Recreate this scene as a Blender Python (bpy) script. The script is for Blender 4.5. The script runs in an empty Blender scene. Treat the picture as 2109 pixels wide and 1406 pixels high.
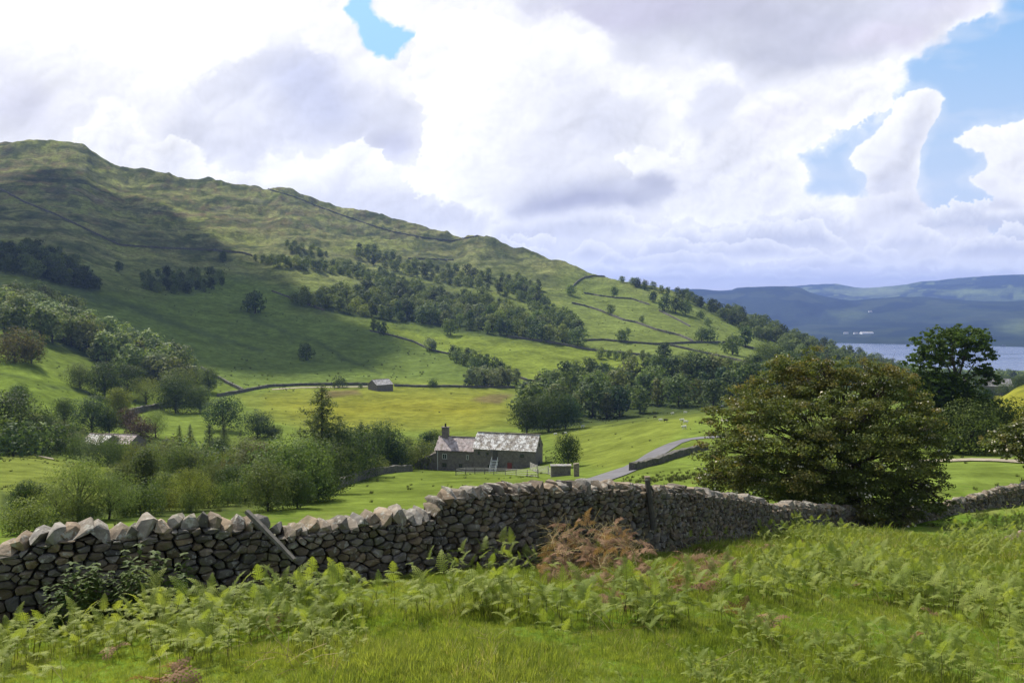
import bpy, bmesh, math, random
import numpy as np
from math import radians, sin, cos, tan, pi, atan2, sqrt
from mathutils import Vector, Matrix, Euler

random.seed(7)
rng = np.random.default_rng(7)
SC = bpy.context.scene
COL = SC.collection

# ------------------------------------------------------------------ camera
F = 1655.0                      # focal length in photo pixels (photo 2109 x 1406)
CX, CY = 1054.5, 703.0
PITCH = math.atan((CY - 625.0) / F)
cam_data = bpy.data.cameras.new("camera")
cam_data.sensor_width = 36.0
cam_data.lens = 36.0 * F / 2109.0
cam_data.clip_start = 0.1
cam_data.clip_end = 60000.0
cam = bpy.data.objects.new("camera", cam_data)
cam.location = (0, 0, 0)
cam.rotation_euler = (pi / 2 - PITCH, 0, 0)
COL.objects.link(cam)
SC.camera = cam

# ------------------------------------------------------------------ node helper
class G:
    """small expression helper round a node tree"""
    def __init__(s, tree): s.t = tree; s.n = tree.nodes; s.l = tree.links
    def put(s, sock, v):
        if v is None: return
        if isinstance(v, bpy.types.NodeSocket): s.l.new(v, sock)
        elif isinstance(v, (tuple, list)):
            v = tuple(v)
            if sock.type == 'RGBA' and len(v) == 3: v = v + (1.0,)
            sock.default_value = v
        else: sock.default_value = v
    def node(s, typ, **kw):
        n = s.n.new(typ)
        for k, v in kw.items(): setattr(n, k, v)
        return n
    def m(s, op, a, b=None, c=None, clamp=False):
        n = s.node('ShaderNodeMath', operation=op, use_clamp=clamp)
        s.put(n.inputs[0], a)
        if b is not None: s.put(n.inputs[1], b)
        if c is not None: s.put(n.inputs[2], c)
        return n.outputs[0]
    def vm(s, op, a, b=None, sc=None):
        n = s.node('ShaderNodeVectorMath', operation=op)
        s.put(n.inputs[0], a)
        if b is not None: s.put(n.inputs[1], b)
        if sc is not None: s.put(n.inputs['Scale'], sc)
        return n.outputs[0]
    def noise(s, vec, scale, detail=3, rough=0.5, lac=2.0, dist=0.0, typ='FBM', norm=True, w=None):
        n = s.node('ShaderNodeTexNoise', noise_type=typ)
        if w is not None: n.noise_dimensions = '4D'; s.put(n.inputs['W'], w)
        if typ == 'FBM': n.normalize = norm
        s.put(n.inputs['Vector'], vec); s.put(n.inputs['Scale'], scale)
        s.put(n.inputs['Detail'], detail); s.put(n.inputs['Roughness'], rough)
        s.put(n.inputs['Lacunarity'], lac); s.put(n.inputs['Distortion'], dist)
        return n.outputs[0]
    def voro(s, vec, scale, feature='F1', detail=0, rough=0.5, smooth=0.5, out=0, rand=1.0):
        n = s.node('ShaderNodeTexVoronoi', feature=feature)
        s.put(n.inputs['Vector'], vec); s.put(n.inputs['Scale'], scale)
        if 'Detail' in n.inputs: s.put(n.inputs['Detail'], detail); s.put(n.inputs['Roughness'], rough)
        if feature == 'SMOOTH_F1': s.put(n.inputs['Smoothness'], smooth)
        s.put(n.inputs['Randomness'], rand)
        return n.outputs[out]
    def noise2(s, vec, scale, detail=3, rough=0.5):
        n = s.node('ShaderNodeTexNoise', noise_dimensions='2D')
        s.put(n.inputs['Vector'], vec); s.put(n.inputs['Scale'], scale); s.put(n.inputs['Detail'], detail); s.put(n.inputs['Roughness'], rough)
        return n.outputs[0]
    def voro2(s, vec, scale, detail=0, rough=0.55):
        n = s.node('ShaderNodeTexVoronoi', voronoi_dimensions='2D', feature='F1')
        s.put(n.inputs['Vector'], vec); s.put(n.inputs['Scale'], scale); s.put(n.inputs['Detail'], detail); s.put(n.inputs['Roughness'], rough)
        return n.outputs[0]
    def mr(s, v, a, b, c=0.0, d=1.0, interp='LINEAR'):
        n = s.node('ShaderNodeMapRange', interpolation_type=interp)
        for i, x in enumerate((v, a, b, c, d)): s.put(n.inputs[i], x)
        return n.outputs[0]
    def mix(s, f, a, b, blend='MIX'):
        n = s.node('ShaderNodeMix', data_type='RGBA', blend_type=blend)
        s.put(n.inputs[0], f); s.put(n.inputs[6], a); s.put(n.inputs[7], b)
        return n.outputs[2]
    def xyz(s, v):
        n = s.node('ShaderNodeSeparateXYZ'); s.put(n.inputs[0], v); return n.outputs
    def comb(s, x, y, z):
        n = s.node('ShaderNodeCombineXYZ')
        s.put(n.inputs[0], x); s.put(n.inputs[1], y); s.put(n.inputs[2], z)
        return n.outputs[0]

def px_dir(px, py):
    dx = (px - CX) / F; dv = (CY - py) / F
    return np.array([dx, cos(PITCH) + dv * sin(PITCH), -sin(PITCH) + dv * cos(PITCH)])

# ------------------------------------------------------------------ light: sun, sky, exposure
SUN_AZ, SUN_EL = radians(-36.0), radians(47.0)       # azimuth from the view direction, + = right
S_DIR = Vector((sin(SUN_AZ) * cos(SUN_EL), cos(SUN_AZ) * cos(SUN_EL), sin(SUN_EL)))
sun_d = bpy.data.lights.new("sun", 'SUN')
sun_d.energy = 5.0
sun_d.angle = radians(0.55)
sun_d.color = (1.0, 0.95, 0.86)
sun = bpy.data.objects.new("sun", sun_d)
sun.rotation_euler = (-S_DIR).to_track_quat('-Z', 'Y').to_euler()
sun.location = (0, 0, 60)
COL.objects.link(sun)

SC.render.engine = 'CYCLES'
SC.view_settings.view_transform = 'Standard'
SC.view_settings.look = 'None'
SC.view_settings.gamma = 1.0
SC.view_settings.use_curve_mapping = False
SC.view_settings.exposure = 0.40
SC.cycles.use_denoising = True
SC.cycles.max_bounces = 6
SC.cycles.diffuse_bounces = 3
SC.cycles.glossy_bounces = 2
SC.cycles.transmission_bounces = 3
SC.cycles.transparent_max_bounces = 6
SC.cycles.volume_bounces = 1
SC.cycles.sample_clamp_indirect = 4.0
SC.cycles.use_adaptive_sampling = True

SKY_BLUE = 0.10
def build_world():
    """daylight sky with broken white cloud all round"""
    w = bpy.data.worlds.new("World"); SC.world = w; w.use_nodes = True
    t = w.node_tree; t.nodes.clear(); g = G(t)
    w.cycles.sampling_method = 'MANUAL'; w.cycles.sample_map_resolution = 256
    d = g.node('ShaderNodeTexCoord').outputs['Generated']
    x, y, z = g.xyz(d)
    sky = g.node('ShaderNodeTexSky', sky_type='NISHITA')
    sky.sun_disc = False
    sky.sun_elevation = SUN_EL
    sky.sun_rotation = SUN_AZ
    sky.altitude = 200; sky.air_density = 1.0; sky.dust_density = 1.2; sky.ozone_density = 1.0
    inv = g.m('DIVIDE', 1.0, g.m('ADD', g.m('MAXIMUM', z, -0.02), 0.40))
    P = g.vm('SCALE', g.comb(x, y, 0.0), sc=inv)
    f = g.noise2(P, 2.2, 6, 0.56)
    mask = g.mr(f, 0.50, 0.57, 0, 1, 'SMOOTHSTEP')
    val = g.mr(f, 0.50, 0.78, 0.90, 0.55)
    bl = g.vm('SCALE', sky.outputs[0], sc=SKY_BLUE)
    out = g.mix(mask, bl, g.vm('SCALE', (0.97, 0.98, 1.0), sc=val))
    bg = g.node('ShaderNodeBackground'); g.put(bg.inputs[0], out); bg.inputs[1].default_value = 1.0
    o = g.node('ShaderNodeOutputWorld'); g.l.new(bg.outputs[0], o.inputs[0])
build_world()
# ------------------------------------------------------------------ terrain function
def _hash(ix, iy, s):
    h = (ix.astype(np.int64) * 374761393 + iy.astype(np.int64) * 668265263 + s * 1442695041) & 0x7fffffff
    h = (h ^ (h >> 13)) * 1274126177 & 0x7fffffff
    return ((h ^ (h >> 16)) & 0xffff) / 65535.0
def vnoise(x, y, s=0):
    ix = np.floor(x); iy = np.floor(y); fx = x - ix; fy = y - iy
    fx = fx * fx * fx * (fx * (fx * 6 - 15) + 10); fy = fy * fy * fy * (fy * (fy * 6 - 15) + 10)
    a = _hash(ix, iy, s); b = _hash(ix + 1, iy, s); c = _hash(ix, iy + 1, s); d = _hash(ix + 1, iy + 1, s)
    return (a * (1 - fx) + b * fx) * (1 - fy) + (c * (1 - fx) + d * fx) * fy - 0.5
def fbm(x, y, wl, octs=4, s=0, gain=0.5):
    v = 0; a = 1.0
    for o in range(octs):
        c_, s_ = cos(0.6 + 1.1 * o), sin(0.6 + 1.1 * o)
        v = v + a * vnoise((x * c_ - y * s_) / wl + 17.3 * o, (x * s_ + y * c_) / wl - 9.1 * o, s + o)
        a *= gain; wl = wl / 2.03
    return v

def cubic(xs, ys, xq):
    """monotone (pchip) interpolation; ys may be (n, m)"""
    xs = np.asarray(xs, float); ys = np.asarray(ys, float); xq = np.asarray(xq, float)
    one = ys.ndim == 1
    if one: ys = ys[:, None]
    h = np.diff(xs)[:, None]; dl = np.diff(ys, axis=0) / h
    m = np.zeros_like(ys)
    w1 = 2 * h[1:] + h[:-1]; w2 = h[1:] + 2 * h[:-1]
    with np.errstate(divide='ignore', invalid='ignore'):
        mm = (w1 + w2) / (w1 / dl[:-1] + w2 / dl[1:])
    m[1:-1] = np.where(dl[:-1] * dl[1:] > 0, mm, 0)
    m[0] = dl[0]; m[-1] = dl[-1]
    i = np.clip(np.searchsorted(xs, xq) - 1, 0, len(xs) - 2)
    t = np.clip((xq - xs[i]) / h[i, 0], 0, 1)[:, None]; hh = h[i]
    r = (2*t**3-3*t**2+1)*ys[i] + (t**3-2*t**2+t)*hh*m[i] + (-2*t**3+3*t**2)*ys[i+1] + (t**3-t**2)*hh*m[i+1]
    return r[:, 0] if one else r

ROWS = [18, 24, 32, 45, 65, 90, 120, 160, 210, 270, 340, 420, 520]
TAB = {  # photo column : image height of the ground at each distance
 -300: [1215,1185,1158,1125,1085,1050,1015, 960, 915, 860, 775, 700, 625],
    0: [1200,1175,1150,1120,1075,1040,1005, 950, 915, 850, 760, 690, 625],
  200: [1200,1170,1145,1110,1068,1035,1005, 968, 935, 880, 815, 745, 665],
  400: [1200,1165,1135,1095,1060,1032,1008, 978, 950, 892, 840, 785, 712],
  600: [1185,1150,1120,1088,1055,1028,1003, 975, 955, 895, 840, 797, 735],
  800: [1160,1130,1105,1080,1050,1025,1000, 972, 950, 900, 840, 797, 745],
 1000: [1145,1112,1085,1060,1035,1010, 992, 976, 942, 893, 840, 802, 745],
 1200: [1130,1092,1062,1035,1010, 990, 975, 948, 908, 878, 862, 812, 752],
 1400: [1140,1098,1060,1030,1003, 975, 940, 902, 868, 852, 848, 808, 750],
 1600: [1155,1115,1080,1035, 995, 960, 925, 885, 850, 835, 832, 800, 760],
 1800: [1180,1135,1095,1050, 990, 955, 925, 895, 870, 850, 835, 810, 790],
 2000: [1198,1150,1105,1055,1000, 958, 930, 900, 880, 865, 850, 835, 815],
 2109: [1200,1155,1108,1062,1015, 958, 925, 875, 828, 797, 800, 815, 815],
 2300: [1200,1155,1108,1062,1000, 940, 900, 845, 795, 765, 765, 790, 800]}
RIDGE = [(-700,300),(-300,292),(0,297),(60,294),(100,295),(165,300),(185,306),(200,318),(220,327),(260,344),(340,354),(372,364),(400,367),(440,371),(480,377),
 (520,384),(555,391),(580,387),(600,390),(640,403),(700,423),(750,436),(800,447),(880,468),(920,482),(940,488),(970,484),(990,486),(1020,494),(1060,507),
 (1120,524),(1180,542),(1200,550),(1215,557),(1260,568),(1330,586),(1400,604),(1480,634),(1560,664),(1640,694),(1700,714),(1760,731),(1800,742),
 (1850,754),(1920,762),(2000,768),(2109,770),(2300,765),(2800,765)]
R_RIDGE = [(-700,1500),(-300,1500),(0,1450),(400,1350),(800,1200),(1000,1100),(1200,1000),(1400,900),(1600,900),(1800,1200),(2000,1500),(2300,1700),(2800,1700)]
DARK = [(-700,605),(1300,602),(1400,597),(1440,598),(1500,601),(1520,595),(1560,592),(1640,593),(1670,602),(1720,614),(1760,621),(1800,618),(1850,615),(1950,621),(2109,626),(2800,630)]
FAR = [(-700,600),(1300,600),(1600,593),(1660,590),(1720,586),(1770,591),(1860,583),(1900,578),(1950,576),(2050,571),(2109,570),(2300,566),(2800,570)]
LAKE_Z = -155.0

TH_IN = np.radians(44.0)
th_in = np.linspace(-TH_IN, TH_IN, 1120)
th_out = np.linspace(TH_IN, 2 * pi - TH_IN, 120)[1:-1]
TH = np.concatenate([th_in, th_out])                      # full turn
RR = np.concatenate([[0.0], np.geomspace(1.5, 12, 46)[:-1], np.geomspace(12, 60, 60)[:-1], np.geomspace(60, 1500, 330)[:-1],
                     np.geomspace(1500, 3300, 30)[:-1], np.geomspace(3300, 12000, 110)])
NT_, NR_ = len(TH), len(RR)

def z_from(pxs, ys, r):
    """height of the point seen at (px, y) at horizontal distance r"""
    dx = (pxs - CX) / F; dv = (CY - ys) / F
    fy = cos(PITCH) + dv * sin(PITCH); fz = -sin(PITCH) + dv * cos(PITCH)
    return r * fz / np.sqrt(dx * dx + fy * fy)

def build_grid():
    pxs = CX + F * np.tan(th_in)
    cols = sorted(TAB)
    Y = cubic(cols, [TAB[c] for c in cols], np.clip(pxs, cols[0], cols[-1]))
    yr = cubic(*zip(*RIDGE), pxs); rr = cubic(*zip(*R_RIDGE), pxs)
    yd = cubic(*zip(*DARK), pxs); yf = cubic(*zip(*FAR), pxs)
    Z = np.zeros((NT_, NR_))
    lr = np.log(RR[1:])
    fr = [0.21, 0.40, 0.585, 0.78, 0.93, 1.0]
    for j, p in enumerate(pxs):
        rk = [1.4, 4, 8, 12]; zk = [-1.65, -2.42, -3.28, -4.16]
        for r, yy in zip(ROWS, Y[j]): rk.append(r); zk.append(z_from(p, yy, r))
        y0 = Y[j][-1]
        for k, f in enumerate(fr):
            t = [0.20, 0.40, 0.60, 0.80, 0.94, 1.0][k]
            r = 520 * (rr[j] / 520) ** t
            rk.append(r); zk.append(z_from(p, y0 + (yr[j] - y0) * f, r))
        zr = zk[-1]; r0 = rr[j]
        rk += [r0 * 1.10, 2250, 3300, 3430, 3900, 4600, 5200, 5700, 6400, 7200, 8300, 10000, 12500]
        zk += [zr - 0.10 * r0 * 0.5 if zr > -60 else zr - 6, -164, -164, -152,
               z_from(p, 688 if p > 1300 else 688, 3900), z_from(p, 662, 4600), z_from(p, 0.35 * 655 + 0.65 * yd[j], 5200), z_from(p, yd[j], 5700),
               z_from(p, yd[j] + 16, 6400), z_from(p, yf[j] + 26, 7200), z_from(p, yf[j], 8300), -50, -100]
        Z[j, 1:] = cubic(np.log(rk), zk, lr)
    # outside the view: blend round the back towards a rising fellside
    zl, zrr = Z[0].copy(), Z[len(th_in) - 1].copy()
    back = -1.6 + 0.16 * RR / (1 + RR / 2500.0)
    n = len(th_out)
    for k in range(n):
        t = (k + 1) / (n + 1)
        wb = np.clip(sin(pi * t) * 1.25, 0, 1) ** 0.7
        side = zrr * (1 - t) + zl * t
        Z[len(th_in) + k] = side * (1 - wb) + back * wb
    Z[:, 0] = -1.6
    X = np.sin(TH)[:, None] * RR[None]; Yy = np.cos(TH)[:, None] * RR[None]
    R2 = np.broadcast_to(RR[None], Z.shape)
    # relief
    def win(a, b, c, d):
        return np.clip((R2 - a) / (b - a), 0, 1) * (1 - np.clip((R2 - c) / (d - c), 0, 1))
    Z += 0.16 * fbm(X, Yy, 2.4, 3, 3) * win(2, 5, 60, 90)
    Z += 0.35 * fbm(X, Yy, 9.0, 3, 5) * win(14, 30, 200, 300) * 0.8
    Z += 1.2 * fbm(X, Yy, 28.0, 4, 7) * win(180, 300, 1500, 2000)
    rg = 1 - np.abs(fbm(X, Yy, 110.0, 5, 11, 0.55)) * 2.4
    hi = win(600, 850, 1600, 2200) * np.clip((Z + 20) / 90, 0, 1)
    Z += 4.5 * (rg - 0.55) * hi
    sx_, sy_ = X * .75 + Yy * .66, -X * .66 + Yy * .75
    Z += 3.8 * np.maximum(fbm(sx_, sy_ * 2.2, 46.0, 4, 13, 0.6), -.25) * hi
    Z += 2.4 * fbm(X, Yy, 13.0, 2, 17, 0.6) * hi
    Z += 34 * fbm(X, Yy, 700.0, 5, 21, 0.55) * win(3900, 4600, 14000, 15000)
    return X, Yy, Z
GX, GY, GZ = build_grid()
# keep the skyline where it is seen: fine crag relief only
LOGR = np.log(np.maximum(RR, 0.5))

def T(x, y):
    """ground height, vectorised"""
    x = np.asarray(x, float); y = np.asarray(y, float)
    th = np.arctan2(x, y); th = np.where(th < TH[0], th + 2 * pi, th)
    r = np.hypot(x, y)
    ths = np.append(TH, TH[0] + 2 * pi)
    j = np.clip(np.searchsorted(ths, th) - 1, 0, NT_ - 1); tj = (th - ths[j]) / (ths[j + 1] - ths[j])
    i = np.clip(np.searchsorted(RR, r) - 1, 0, NR_ - 2); ti = np.clip((r - RR[i]) / (RR[i + 1] - RR[i]), 0, 1)
    j2 = (j + 1) % NT_
    return ((GZ[j, i] * (1 - ti) + GZ[j, i + 1] * ti) * (1 - tj) + (GZ[j2, i] * (1 - ti) + GZ[j2, i + 1] * ti) * tj)
def Tz(x, y): return float(T(x, y))

def hit(px, py, rmin=4.0, rmax=12000):
    """world point of the ground seen in direction (px, py)"""
    d = px_dir(px, py); h = math.hypot(d[0], d[1]); tE = d[2] / h
    rs = np.geomspace(rmin, rmax, 2500)
    xs = rs * d[0] / h; ys = rs * d[1] / h
    dz = rs * tE - T(xs, ys)
    k = np.argmax(dz < 0)
    if dz[k] >= 0: k = int(np.argmin(np.abs(dz)))
    if k > 0:
        a = dz[k - 1] / (dz[k - 1] - dz[k] + 1e-9); r = rs[k - 1] + a * (rs[k] - rs[k - 1])
    else: r = rs[0]
    x, y = r * d[0] / h, r * d[1] / h
    return Vector((x, y, Tz(x, y)))
def at(px, depth):
    """plan position at a picture column and a depth"""
    return (px - CX) / F * depth, depth * 1.0
def project(x, y, z):
    d = y * cos(PITCH) - z * sin(PITCH)
    v = y * sin(PITCH) + z * cos(PITCH)
    d = np.where(np.abs(d) < 1e-6, 1e-6, d)
    return CX + F * x / d, CY - F * v / d, d
def inpoly(px, py, poly):
    c = np.zeros(np.shape(px), bool); n = len(poly)
    for i in range(n):
        x1, y1 = poly[i]; x2, y2 = poly[(i + 1) % n]
        if y1 == y2: continue
        c ^= ((y1 > py) != (y2 > py)) & (px < (x2 - x1) * (py - y1) / (y2 - y1) + x1)
    return c
def softpoly(px, py, poly, feather):
    ins = inpoly(px, py, poly); dm = np.full(np.shape(px), 1e9); n = len(poly)
    for i in range(n):
        x1, y1 = poly[i]; x2, y2 = poly[(i + 1) % n]
        ex, ey = x2 - x1, y2 - y1; L = ex * ex + ey * ey + 1e-9
        t = np.clip(((px - x1) * ex + (py - y1) * ey) / L, 0, 1)
        dm = np.minimum(dm, np.hypot(px - x1 - t * ex, py - y1 - t * ey))
    s = np.where(ins, dm, -dm)
    return np.clip(s / feather * 0.5 + 0.5, 0, 1)

# ------------------------------------------------------------------ mesh / object helpers
def np_mesh(name, verts, faces_flat, loop_tot, mats=(), attrs=None, smooth=False, matidx=None):
    me = bpy.data.meshes.new(name)
    nv = len(verts); nf = len(loop_tot)
    me.vertices.add(nv); me.vertices.foreach_set('co', np.asarray(verts, np.float32).ravel())
    me.loops.add(len(faces_flat)); me.loops.foreach_set('vertex_index', np.asarray(faces_flat, np.int32))
    me.polygons.add(nf)
    lt = np.asarray(loop_tot, np.int32); ls = np.concatenate([[0], np.cumsum(lt)[:-1]]).astype(np.int32)
    me.polygons.foreach_set('loop_start', ls); me.polygons.foreach_set('loop_total', lt)
    if smooth: me.polygons.foreach_set('use_smooth', np.ones(nf, bool))
    if matidx is not None: me.polygons.foreach_set('material_index', np.asarray(matidx, np.int32))
    for m in mats: me.materials.append(m)
    if attrs:
        for k, (typ, data) in attrs.items():
            a = me.attributes.new(k, typ, 'POINT')
            a.data.foreach_set('color' if typ == 'FLOAT_COLOR' else ('vector' if typ == 'FLOAT_VECTOR' else 'value'), np.asarray(data, np.float32 if typ != 'INT' else np.int32).ravel())
    me.update(calc_edges=True); me.validate()
    return me
def link(name, data, parent=None, loc=None, rot=None, scale=None, **props):
    o = bpy.data.objects.new(name, data); COL.objects.link(o)
    if parent is not None: o.parent = parent
    if loc is not None: o.location = loc
    if rot is not None: o.rotation_euler = rot
    if scale is not None: o.scale = scale if hasattr(scale, '__len__') else (scale,) * 3
    for k, v in props.items():
        if v is not None: o[k] = v
    return o
def thing(name, label, cat, loc=(0, 0, 0), rot=None, group=None, data=None, scale=None, kind=None):
    return link(name, data, None, loc, rot, scale, label=label, category=cat, group=group, kind=kind)
def ref(o, src): o.data = src.data

class MB:
    """collects geometry for one mesh"""
    def __init__(s): s.v = []; s.f = []; s.mi = []; s.cur = 0
    def add(s, vs, fs):
        b = len(s.v); s.v += [tuple(v) for v in vs]; s.f += [tuple(b + i for i in f) for f in fs]; s.mi += [s.cur] * len(fs)
    def box(s, c, d, M=None, jit=0.0):
        vs = []
        for sx in (-1, 1):
            for sy in (-1, 1):
                for sz in (-1, 1):
                    v = Vector((c[0] + sx * d[0] / 2 + random.uniform(-jit, jit), c[1] + sy * d[1] / 2 + random.uniform(-jit, jit), c[2] + sz * d[2] / 2 + random.uniform(-jit, jit)))
                    vs.append(M @ v if M is not None else v)
        s.add(vs, [(0, 1, 3, 2), (4, 6, 7, 5), (0, 4, 5, 1), (2, 3, 7, 6), (0, 2, 6, 4), (1, 5, 7, 3)])
    def tube(s, pts, rad, n=6, cap=True):
        pts = [Vector(p) for p in pts]; rings = []
        for i, p in enumerate(pts):
            t = (pts[min(i + 1, len(pts) - 1)] - pts[max(i - 1, 0)]).normalized()
            a = t.orthogonal().normalized() if i == 0 else (a - t * a.dot(t)).normalized()
            b = t.cross(a); r = rad[i] if hasattr(rad, '__len__') else rad
            rings.append([p + (a * cos(2 * pi * k / n) + b * sin(2 * pi * k / n)) * r for k in range(n)])
        vs = [v for rg in rings for v in rg]; fs = []
        for i in range(len(pts) - 1):
            for k in range(n):
                k2 = (k + 1) % n
                fs.append((i * n + k, i * n + k2, (i + 1) * n + k2, (i + 1) * n + k))
        if cap:
            fs.append(tuple(range(n - 1, -1, -1))); fs.append(tuple((len(pts) - 1) * n + k for k in range(n)))
        s.add(vs, fs)
    def mesh(s, name, mats, smooth=False):
        me = bpy.data.meshes.new(name); me.from_pydata(s.v, [], s.f)
        for m in (mats if isinstance(mats, (list, tuple)) else [mats]): me.materials.append(m)
        if len(set(s.mi)) > 1: me.polygons.foreach_set('material_index', s.mi)
        if smooth: me.polygons.foreach_set('use_smooth', [True] * len(me.polygons))
        me.update(); return me

def material(name):
    m = bpy.data.materials.new(name); m.use_nodes = True; m.node_tree.nodes.clear()
    g = G(m.node_tree); out = g.node('ShaderNodeOutputMaterial')
    return m, g, out
def principled(g, col, rough=0.8, spec=0.3, normal=None, metal=0.0):
    p = g.node('ShaderNodeBsdfPrincipled')
    g.put(p.inputs['Base Color'], col); g.put(p.inputs['Roughness'], rough); g.put(p.inputs['Specular IOR Level'], spec)
    g.put(p.inputs['Metallic'], metal)
    if normal is not None: g.put(p.inputs['Normal'], normal)
    return p.outputs[0]
def bump(g, h, strength=0.4, dist=0.1):
    b = g.node('ShaderNodeBump'); g.put(b.inputs['Height'], h); g.put(b.inputs['Strength'], strength); g.put(b.inputs['Distance'], dist)
    return b.outputs[0]
def objco(g): return g.node('ShaderNodeTexCoord').outputs['Object']
def worldco(g): return g.node('ShaderNodeNewGeometry').outputs['Position']
def attr(g, name, typ='GEOMETRY', out='Color'):
    n = g.node('ShaderNodeAttribute', attribute_type=typ, attribute_name=name); return n.outputs[out]

# ------------------------------------------------------------------ ground sheet
def ground_colors(X, Y, Z):
    px, py, d = project(X, Y, Z)
    front = d > 0.5
    R = np.hypot(X, Y)
    n1 = fbm(X, Y, 60, 4, 31); n2 = fbm(X, Y, 14, 3, 41); n3 = fbm(X, Y, 220, 4, 51)
    nx = n1 * 14; ny = n2 * 8
    C = np.zeros(X.shape + (3,))
    def setc(mask, col):
        C[...] = C * (1 - mask[..., None]) + np.array(col) * mask[..., None]
    sm = lambda v, a, b: np.clip((v - a) / (b - a), 0, 1)
    PAST = (0.118, 0.158, 0.030); LUSH = (0.095, 0.155, 0.024); FELL = (0.142, 0.152, 0.060); YEL = (0.205, 0.195, 0.022)
    C[...] = PAST
    # fellside: rougher, duller grass with height
    fell = sm(Z, -25, 60) * sm(R, 450, 750)
    setc(fell, FELL)
    setc(sm(n1, -0.05, 0.35) * fell * 0.7, (0.180, 0.205, 0.05))
    setc(sm(-n2 - n1 * 0.6, 0.05, 0.32) * fell * 0.85, (0.060, 0.078, 0.026))
    setc(sm(n3 * 0.5 + n2, 0.16, 0.42) * sm(Z, 20, 120) * fell * 0.75, (0.125, 0.090, 0.048))
    q = fbm(X, Y, 40, 4, 61)
    setc(sm(q + 0.3 * n3, 0.22, 0.36) * fell * 0.45 * sm(Z, 60, 160), (0.17, 0.16, 0.12))
    st1 = fbm(X * .75 + Y * .66, (-X * .66 + Y * .75) * 3.0, 60, 4, 63, .62)
    setc(sm(st1, .12, .30) * fell * .7, (0.215, 0.220, 0.080)); setc(sm(-st1, .14, .34) * fell * .7, (0.066, 0.076, 0.036))
    st2 = fbm(X * .75 + Y * .66, (-X * .66 + Y * .75) * 2.2, 24, 3, 67, .62)
    setc(sm(st2, .20, .30) * fell * .5 * sm(Z, 30, 120), (0.125, 0.098, 0.062)); setc(sm(-st2, .22, .30) * fell * .6 * sm(Z, 10, 80), (0.050, 0.060, 0.032))
    PX, PY = px + nx, py + ny
    def reg(poly, col, fe=6, k=1.0):
        setc(softpoly(PX, PY, poly, fe) * front * k * (R > 60), col)
    # green fields high on the slope
    reg([(450,560),(620,600),(600,640),(700,660),(800,690),(960,740),(1060,790),(760,800),(500,800),(400,760),(250,690),(200,640),(100,600),(200,605),(330,620)], (0.110,0.150,0.034), 14)
    reg([(1150,560),(1330,600),(1480,660),(1640,720),(1600,770),(1380,760),(1100,700),(1180,640)], (0.128,0.160,0.040), 16)
    reg([(770,665),(900,695),(1060,690),(1250,722),(1400,755),(1380,770),(1120,775),(1080,790),(960,735),(820,690)], (0.145,0.182,0.030), 6)
    reg([(0,730),(170,800),(350,840),(250,860),(0,850)], (0.120,0.165,0.028), 6)
    # rushes and gullies
    for pl, w in (([(267,633),(334,660),(401,677),(468,703),(540,722)], 5), ([(518,653),(602,687),(652,704),(700,734),(750,754),(782,772)], 5),
                  ([(100,600),(180,610),(260,628),(330,650)], 7), ([(0,772),(60,780),(120,797),(180,808)], 3)):
        m = np.zeros(X.shape)
        for (x1, y1), (x2, y2) in zip(pl[:-1], pl[1:]):
            ex, ey = x2 - x1, y2 - y1; t = np.clip(((PX - x1) * ex + (PY - y1) * ey) / (ex * ex + ey * ey), 0, 1)
            m = np.maximum(m, 1 - np.clip(np.hypot(PX - x1 - t * ex, PY - y1 - t * ey) / w - 0.3, 0, 1))
        setc(m * front * (R > 200) * 0.75, (0.062, 0.085, 0.028))
    # buttercup meadow on the valley floor
    reg([(480,815),(620,797),(760,800),(1090,796),(1115,820),(1060,880),(1000,892),(880,885),(700,895),(560,870)], (0.138, 0.166, 0.032), 6)
    reg([(560,830),(700,812),(830,806),(1000,812),(1040,840),(960,880),(820,868),(700,880),(600,850)], YEL, 30, 0.72)
    reg([(660,806),(730,802),(740,812),(670,816)], (0.12,0.09,0.045), 4, 0.8)
    reg([(970,824),(1010,812),(1060,816),(1030,830)], (0.12,0.09,0.045), 4, 0.8)
    reg([(1380,905),(1480,842),(1300,856),(1120,885),(1200,960),(1260,970)], (0.132, 0.160, 0.030), 10)
    reg([(0,915),(120,945),(330,975),(520,1000),(520,1080),(0,1080)], (0.130, 0.156, 0.032), 6)
    reg([(560,1070),(700,1005),(850,970),(1000,978),(1120,985),(1120,1010),(890,1100),(560,1100)], (0.112, 0.148, 0.027), 8)
    reg([(2030,800),(2109,790),(2300,760),(2300,900),(2080,880)], (0.175, 0.175, 0.024), 8)
    reg([(1940,900),(2109,905),(2109,1010),(1960,1020)], (0.112, 0.150, 0.030), 8)
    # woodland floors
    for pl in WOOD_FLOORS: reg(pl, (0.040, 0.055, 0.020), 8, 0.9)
    # far shore and hills: conifers, darkened in colour for cloud shade, with hay fields
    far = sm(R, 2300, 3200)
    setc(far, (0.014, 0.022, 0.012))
    nf = fbm(X, Y, 420, 4, 71); nf2 = fbm(X, Y, 160, 3, 81)
    setc(sm(nf + 0.4 * nf2, 0.12, 0.17) * far * 0.55, (0.034, 0.048, 0.020))
    setc(sm(nf2 + nf * 0.6, 0.22, 0.27) * sm(R, 5900, 6600) * 0.9, (0.15, 0.19, 0.06))
    setc(sm(nf - nf2, 0.12, 0.2) * sm(R, 5900, 6600) * 0.7, (0.10, 0.13, 0.045))
    def regf(poly, col, fe=4, k=1.0): setc(softpoly(px + nf2 * 26, py + nf * 6, poly, fe) * front * k * (R > 3300), col)
    regf([(1700,598),(1760,608),(1840,606),(1870,596),(1800,592)], (0.17,0.20,0.07))
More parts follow.
